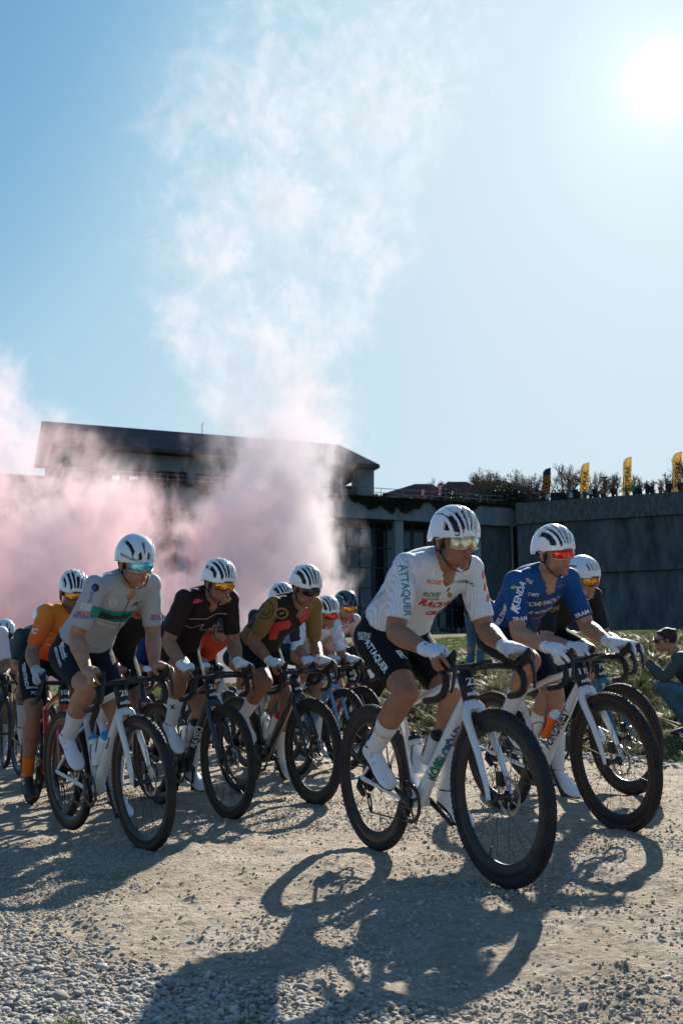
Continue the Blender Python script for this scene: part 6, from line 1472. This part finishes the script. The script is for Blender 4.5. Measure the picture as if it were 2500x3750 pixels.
# hull: (photo row, left column, right column) as seen at its middle distance
HULL = [(2500, -700, 1330), (2330, -700, 1350), (2150, -700, 1330), (1900, -700, 1400), (1650, -700, 1480), (1400, -700, 1560), (1150, -200, 1700), (900, 0, 1950), (650, 50, 2080), (400, 100, 2180), (150, 150, 2250), (-150, 200, 2300), (-350, 500, 2100)]
for py, x0, x1 in HULL:
    a, b = at(x0, py, SYM), at(x1, py, SYM); sec.append((V((a.x+b.x)/2, SYM, a.z), (1, 0, 0), (0, 1, 0), (b.x-a.x)/2*1.03, 3.0*(1.0 if py > 1500 else .9)))
m.loft(sec, 24)
M_smoke = bpy.data.materials.new('smoke'); M_smoke.use_nodes = True; nt = M_smoke.node_tree; nt.nodes.clear(); N = nt.nodes.new; L = nt.links.new
out = N('ShaderNodeOutputMaterial'); pv = N('ShaderNodeVolumePrincipled'); L(pv.outputs[0], out.inputs['Volume']); geo = N('ShaderNodeNewGeometry'); sx = N('ShaderNodeSeparateXYZ'); L(geo.outputs['Position'], sx.inputs[0])
def mth(op, a, b=None, c=None, clamp=False):
    q = N('ShaderNodeMath'); q.operation = op; q.use_clamp = clamp
    for i, v in enumerate((a, b, c)):
        if v is None: continue
        if isinstance(v, (int, float)): q.inputs[i].default_value = v
        else: L(v, q.inputs[i])
    return q.outputs[0]
def curve(fac, pts):   # piecewise linear value of fac (0..1) through a colour ramp
    r = N('ShaderNodeValToRGB'); el = r.color_ramp.elements
    while len(el) > 1: el.remove(el[-1])
    el[0].position = pts[0][0]; el[0].color = (pts[0][1],)*3+(1,)
    for p_, v_ in pts[1:]: e = el.new(p_); e.color = (v_,)*3+(1,)
    L(fac, r.inputs[0]); return r.outputs[0]
zmax = at(1250, -350, SYM).z; zc = lambda py: at(1250, py, SYM).z/zmax; xc = lambda px: at(px, 1500, SYM).x
zn = mth('DIVIDE', sx.outputs[2], zmax, clamp=True)
X = sx.outputs[0]; Z = sx.outputs[2]
warp = N('ShaderNodeTexNoise'); warp.inputs['Scale'].default_value = .32; warp.inputs['Detail'].default_value = 3; L(geo.outputs['Position'], warp.inputs['Vector'])
wv = N('ShaderNodeSeparateXYZ'); L(warp.outputs['Color'], wv.inputs[0])
Xw = mth('ADD', X, mth('MULTIPLY', mth('SUBTRACT', wv.outputs[0], .5), 3.4))
zw = mth('ADD', zn, mth('MULTIPLY', mth('SUBTRACT', wv.outputs[1], .5), .16))
W_ = 16.0   # metres mapped to 1 for the curves
def plume(rows, edge):
    """rows: photo row -> centre column, half width (columns), strength"""
    rows = sorted(rows, key=lambda r: -r[0]); cen = curve(zw, [(zc(r), (xc(c)+W_/2)/W_) for r, c, h, s in rows]); hw = curve(zw, [(zc(r), (xc(1250+h))/W_) for r, c, h, s in rows]); st = curve(zw, [(zc(r), s) for r, c, h, s in rows])
    d = mth('ABSOLUTE', mth('SUBTRACT', mth('DIVIDE', mth('ADD', Xw, W_/2), W_), cen)); f = mth('SUBTRACT', 1, mth('DIVIDE', d, hw)); f = mth('MULTIPLY', f, edge, clamp=True); return mth('MULTIPLY', mth('MULTIPLY', f, f), st), f
colm, f1 = plume([(2480, 860, 500, .45), (2300, 900, 450, .60), (2100, 960, 400, .85), (1950, 990, 370, .95), (1800, 1010, 390, .85), (1600, 1040, 440, .60), (1350, 960, 640, .40), (1000, 980, 800, .33), (650, 1060, 1000, .30), (300, 1180, 1150, .26), (0, 1280, 1200, .22), (-300, 1350, 1000, .1)], 1.7)
bank, f2 = plume([(2480, 100, 1000, 1.0), (2300, 100, 1000, .95), (2100, 130, 980, .78), (1850, 150, 900, .50), (1650, 40, 620, .50), (1450, -100, 380, .55), (1330, -150, 280, .3), (1200, -100, 250, .04), (900, 0, 300, 0)], 1.5)
base = mth('MAXIMUM', colm, bank)
n0 = N('ShaderNodeTexNoise'); n0.inputs['Scale'].default_value = .28; n0.inputs['Detail'].default_value = 2; n0.inputs['Distortion'].default_value = 1.0; L(geo.outputs['Position'], n0.inputs['Vector'])
base = mth('MULTIPLY', base, mth('ADD', -.25, mth('MULTIPLY', n0.outputs[0], 2.5)))
n1 = N('ShaderNodeTexNoise'); n1.inputs['Scale'].default_value = .75; n1.inputs['Detail'].default_value = 10; n1.inputs['Roughness'].default_value = .74; n1.inputs['Distortion'].default_value = 1.6
mp = N('ShaderNodeMapping'); mp.inputs['Scale'].default_value = (1, 1, .75); mp.inputs['Rotation'].default_value = (0, .35, 0); L(geo.outputs['Position'], mp.inputs[0]); L(mp.outputs[0], n1.inputs['Vector'])
# threshold the noise: wispy where the strength is low, billowing where high
thr = mth('SUBTRACT', .60, mth('MULTIPLY', base, .33)); dn = mth('MULTIPLY', mth('SUBTRACT', n1.outputs[0], thr), 6.0, clamp=True)
ydist = mth('ABSOLUTE', mth('SUBTRACT', sx.outputs[1], SYM)); yf = mth('SUBTRACT', 1, mth('DIVIDE', ydist, 2.9), clamp=True); yf = mth('POWER', yf, .6)
low = curve(zn, [(0, 1), (zc(1900), 1), (zc(1550), .62), (zc(1000), .52), (zc(0), .50), (1, .45)])
n3 = N('ShaderNodeTexNoise'); n3.inputs['Scale'].default_value = 2.6; n3.inputs['Detail'].default_value = 5; n3.inputs['Roughness'].default_value = .65; n3.inputs['Distortion'].default_value = .6; L(mp.outputs[0], n3.inputs['Vector'])
dn = mth('MULTIPLY', dn, mth('MULTIPLY', mth('SUBTRACT', n3.outputs[0], .36), 4.2, clamp=True))
dens = mth('MULTIPLY', mth('MULTIPLY', mth('MULTIPLY', dn, mth('MINIMUM', mth('MULTIPLY', base, 2.2), 1)), yf), mth('MULTIPLY', low, 2.3))
L(dens, pv.inputs['Density']); pv.inputs['Anisotropy'].default_value = .1
# pinker low at the left, rosy patches in the column
n2 = N('ShaderNodeTexNoise'); n2.inputs['Scale'].default_value = .35; n2.inputs['Detail'].default_value = 2; L(geo.outputs['Position'], n2.inputs['Vector'])
pk = mth('ADD', mth('MULTIPLY', mth('DIVIDE', mth('SUBTRACT', xc(1050), X), 12.0, clamp=True), 1.25), mth('MULTIPLY', mth('SUBTRACT', n2.outputs[0], .45), 3.6), clamp=True)
pk = mth('MULTIPLY', pk, curve(zn, [(0, 1), (zc(1500), .85), (zc(1200), .22), (zc(900), .03), (1, 0)]))
cr2 = N('ShaderNodeValToRGB'); cr2.color_ramp.elements[0].color = (.90, .865, .90, 1); cr2.color_ramp.elements[1].color = (.93, .72, .75, 1); L(pk, cr2.inputs[0]); L(cr2.outputs[0], pv.inputs['Color'])
o = m.build('smoke', M_smoke, None); tag(o, 'pink and white flare smoke billowing up in front of the building', 'smoke', kind='stuff')
# ------------------------------------------------------------------ printing on kit and frames
P_w, P_k, P_g, P_teal, P_red, P_or2, P_pink, P_yel, P_blue = [flat(c, .65) for c in ((.66, .68, .70), (.012, .012, .014), (.02, .16, .05), (.02, .20, .26), (.50, .03, .05), (.75, .14, .02), (.75, .06, .18), (.38, .50, .06), (.02, .10, .40))]
P_grey = flat((.34, .35, .36), .65); P_tan = flat((.26, .16, .05), .75); P_band = cloth('band_green', (.02, .25, .20)); P_peach = flat((.60, .30, .12), .65); P_gold = flat((.30, .20, .06), .65)
def T(r, part, *a, **k): 
    o = RD[r].get(part); return surf_text(o, *a, **k) if o is not None else None
r = '23'
T(r, 'jersey', 'ATTAQUER', 1484, 2160, .048, -84, P_teal, bold=.02, squeeze=.92); T(r, 'jersey', 'ROSE', 1588, 2132, .030, -6, P_or2, shear=.2); T(r, 'jersey', 'ATTAQUER', 1684, 2130, .019, 8, P_g)
T(r, 'jersey', 'ROSE', 1578, 2178, .036, -4, P_g, shear=.2); T(r, 'jersey', 'ATTAQUER', 1574, 2194, .017, -4, P_red); T(r, 'jersey', 'R', 1668, 2176, .040, 0, P_teal, shear=.2)
T(r, 'jersey', 'RACING', 1603, 2216, .054, 2, P_red, bold=.045); T(r, 'jersey', 'CIRCLE', 1594, 2244, .044, 4, P_red, bold=.04); T(r, 'jersey', '* club *', 1590, 2268, .040, 4, P_or2, bold=.04)
surf_patch(RD[r]['jersey'], ring(1645, 2178, 9, 10), P_gold, step=2); T(r, 'jersey', 'TOWNSVILLEY', 1385, 2185, .030, 50, P_grey, bold=0); T(r, 'jersey', 'RACING CIRCLE', 1500, 2090, .030, -70, P_grey, bold=0)
for i, (a, b) in enumerate(((1768, 2105), (1775, 2150), (1785, 2190))): surf_patch(RD[r]['jersey'], ring(a, b, 5, 16), P_or2, step=2)
surf_line(RD[r]['jersey'], [(1644, 2152), (1636, 2166)], .009, P_k, 'zip'); surf_line(RD[r]['jersey'], [(1636, 2168), (1610, 2240), (1585, 2300)], .010, P_w, 'zip_cover')
T(r, 'shorts', 'ATTAQUER', 1376, 2402, .043, -57, P_w, bold=.03); T(r, 'shorts', 'R', 1470, 2398, .070, 0, P_w, bold=.03); T(r, 'shorts', 'RACING', 1330, 2322, .026, -8, P_w); T(r, 'shorts', 'CIRCLE', 1330, 2338, .026, -8, P_w)
T(r, 'frame', 'ROSE', 1598, 2822, .055, 62, P_g, bold=.05, shear=.15); T(r, 'frame', 'BACK', 1630, 2765, .055, 62, P_teal, bold=.05, shear=.15); T(r, 'frame', 'ROAD', 1660, 2706, .050, 62, P_blue, bold=.05, shear=.15)
T(r, 'helmet', 'POC', 1672, 1955, .034, -90, P_k, bold=.03); T(r, 'gloveR', 'CC', 1622, 2398, .024, 20, P_k, bold=.04)
T(r, 'sockR', 'Bon Bisous', 1400, 2700, .020, -12, P_or2)
r = '11'
T(r, 'jersey', 'KENDA', 1900, 2180, .050, 74, P_w, bold=.03, shear=.15); T(r, 'jersey', 'K', 1886, 2234, .060, 74, P_w, bold=.05, shear=.4); T(r, 'jersey', 'SRAM', 1905, 2268, .032, 4, P_w, bold=.03)
T(r, 'jersey', 'TORPADO', 1985, 2210, .048, 9, P_w, shear=.35, bold=.015); T(r, 'jersey', 'K KENDA', 1980, 2240, .038, 9, P_w, shear=.3, bold=.02); T(r, 'jersey', 'DMT', 1952, 2178, .030, -6, P_w); T(r, 'jersey', 'ale', 2020, 2165, .034, 4, P_yel, bold=.03); T(r, 'jersey', 'ale', 1882, 2150, .032, 0, P_yel, bold=.03)
T(r, 'jersey', 'BELTRAMI TSA', 1846, 2235, .040, 66, P_w, bold=.02); T(r, 'jersey', 'SRAM', 2130, 2248, .032, 22, P_w); T(r, 'jersey', 'OLE', 1935, 2128, .026, -30, P_w); T(r, 'jersey', 'SWAMP FOX', 1972, 2262, .024, 8, P_pink)
surf_line(RD[r]['jersey'], [(1992, 2180), (1965, 2290)], .006, P_k, 'zip'); surf_line(RD[r]['jersey'], [(2040, 2150), (2062, 2140)], .006, P_pink)
T(r, 'frame', 'FONDRIEST', 2038, 2668, .060, 62, P_k, bold=.03); T(r, 'helmet', 'GIST', 1968, 2022, .030, -6, P_k, bold=.03); T(r, 'fork', 'ARDENNE', 2165, 2720, .028, -65, P_k)
T(r, 'gloveR', 'x o', 2010, 2415, .034, -10, P_k, bold=.03); surf_line(RD[r]['gloveR'], ring(2010, 2414, 17, 15, 20), .004, P_k)
T(r, 'shoeR', 'DMT', 1925, 2790, .034, -8, P_k, bold=.03); T(r, 'shorts', 'ale', 1800, 2300, .034, 60, P_yel, bold=.03)
r = '28'
surf_patch(RD[r]['jersey'], [(338, 2216), (420, 2238), (508, 2236), (492, 2282), (415, 2280), (330, 2258)], P_band); surf_line(RD[r]['jersey'], [(333, 2259), (415, 2279), (490, 2281)], .008, P_w); surf_line(RD[r]['jersey'], [(338, 2215), (420, 2237), (508, 2235)], .004, P_grey)
T(r, 'jersey', 'Bianchi', 422, 2259, .062, -3, P_k, bold=.05, shear=.1, off=.003); T(r, 'jersey', 'MENTECORPO', 418, 2296, .036, -1, P_w, bold=.02); T(r, 'jersey', 'CD', 415, 2206, .030, -4, P_w); surf_line(RD[r]['jersey'], ring(415, 2206, 13, 15, 24), .0035, P_w)
T(r, 'jersey', 'RC', 500, 2212, .046, 4, P_k, shear=.3); T(r, 'jersey', 'ale', 503, 2188, .034, 2, P_yel, bold=.03); surf_line(RD[r]['jersey'], [(474, 2198), (455, 2240), (425, 2330)], .005, P_k, 'zip')
surf_patch(RD[r]['jersey'], ring(350, 2152, 14, 15), P_k, step=2); T(r, 'jersey', 'NordCap', 336, 2178, .026, 75, P_blue); T(r, 'jersey', 'KASK', 318, 2215, .026, -8, P_w); T(r, 'jersey', 'KOO', 314, 2228, .026, -8, P_w)
T(r, 'jersey', 'MULTI', 306, 2248, .028, -6, P_red, bold=.03); T(r, 'jersey', 'PROTEXION', 304, 2261, .022, -6, P_blue, bold=.03); T(r, 'jersey', 'MULTI', 578, 2255, .026, 4, P_red); T(r, 'jersey', 'PROTEX', 578, 2267, .022, 4, P_blue)
T(r, 'shorts', 'Bianchi', 232, 2385, .046, -75, P_w, bold=.03); T(r, 'shorts', 'MENTECORPO', 212, 2405, .026, -72, P_w); surf_line(RD[r]['shorts'], [(222, 2355), (240, 2425)], .004, P_band)
T(r, 'helmet', 'MENTECORPO', 468, 2042, .018, -25, P_k); T(r, 'helmet', 'KASK', 510, 2066, .016, 0, P_k); T(r, 'frame', 'bianchi', 395, 2720, .030, 75, P_k)
r = '2x'
surf_line(RD[r]['jersey'], [(684, 2266), (758, 2266), (794, 2246), (832, 2248)], .0075, P_grey); surf_line(RD[r]['jersey'], [(676, 2288), (700, 2299), (746, 2285), (732, 2304), (764, 2307), (800, 2290), (820, 2268)], .0075, P_grey)
T(r, 'jersey', 'ABI+', 722, 2202, .036, 2, P_pink, bold=.05, shear=.2); surf_patch(RD[r]['jersey'], [(818, 2190), (834, 2186), (838, 2178), (843, 2188), (850, 2192), (842, 2200), (836, 2208), (830, 2200)], P_peach, step=2)
T(r, 'frame', 'BASSO', 722, 2700, .062, 73, P_w, bold=.02); T(r, 'helmet', 'GIRO', 762, 2078, .028, -38, P_k, bold=.02); T(r, 'sockR', 'X', 632, 2590, .040, 0, P_k, bold=.06); T(r, 'gloveR', 'i', 660, 2460, .034, 60, P_k, bold=.05)
T(r, 'rim', 'DT', 0, 0, .02, 0, P_w) if RD[r].get('rim') else None
r = '9'
surf_patch(RD[r]['jersey'], [(985, 2296), (1000, 2282), (1060, 2270), (1068, 2286), (1058, 2302), (1020, 2310), (1016, 2340), (985, 2344)], P_red); surf_patch(RD[r]['jersey'], [(1088, 2246), (1118, 2218), (1130, 2226), (1122, 2268), (1100, 2284)], P_red)
surf_patch(RD[r]['jersey'], ring(1030, 2246, 26, 21), P_tan, holes=[ring(1030, 2246, 19, 14)], step=2.5); T(r, 'jersey', 'N3', 1030, 2246, .030, 0, P_w)
surf_line(RD[r]['jersey'], ring(972, 2232, 17, 20, 26), .010, P_k); surf_line(RD[r]['jersey'], ring(972, 2232, 29, 34, 30, -120, 130), .008, P_k); surf_patch(RD[r]['jersey'], [(975, 2170), (1015, 2158), (1020, 2178), (985, 2190)], P_red)
T(r, 'jersey', 'NERO', 912, 2268, .070, 62, P_w, bold=.03); T(r, 'frame', 'CT', 1010, 2590, .05, 62, P_w, bold=.03)
r = 'K'
def kp(a, b): return a, b
T(r, 'jersey', 'GOBIK', 196, 2284, .026, 2, P_peach); surf_line(RD[r]['jersey'], [(165, 2330), (190, 2318), (205, 2326), (232, 2316), (248, 2312)], .014, P_peach); surf_line(RD[r]['jersey'], [(170, 2344), (200, 2334), (240, 2330)], .009, P_peach)
T(r, 'jersey', 'TRENTINO', 200, 2362, .024, 3, P_w); T(r, 'jersey', '7C', 122, 2312, .050, -2, P_w, bold=.03, shear=.2); T(r, 'jersey', 'SINTESI', 130, 2290, .022, -15, P_peach); surf_line(RD[r]['jersey'], [(222, 2292), (205, 2390)], .004, P_w, 'zip')
T(r, 'shorts', '7C', 125, 2538, .034, 4, P_w, bold=.02); T(r, 'shorts', 'TRENTINO', 92, 2470, .040, -82, P_w, bold=.02); T(r, 'shorts', 'MERITAS', 118, 2518, .020, 0, P_w)
T('F', 'jersey', 'FACTOR', 1264, 2280, .060, 12, P_k, bold=.02); T('F', 'jersey', 'RACING', 1264, 2296, .026, 12, P_k); T('F', 'helmet', 'The Feed', 1244, 2182, .030, -20, P_yel, bold=.02)
T('I', 'jersey', 'CANYON', 820, 2342, .045, 2, P_w); T('C', 'helmet', 'sweet', 2096, 2072, .028, -8, P_k); T('C', 'jersey', 'OPEN', 2035, 2230, .040, 20, P_gold, bold=.03); T('C', 'frame', 'SCOTT', 2110, 2600, .05, 60, P_w)
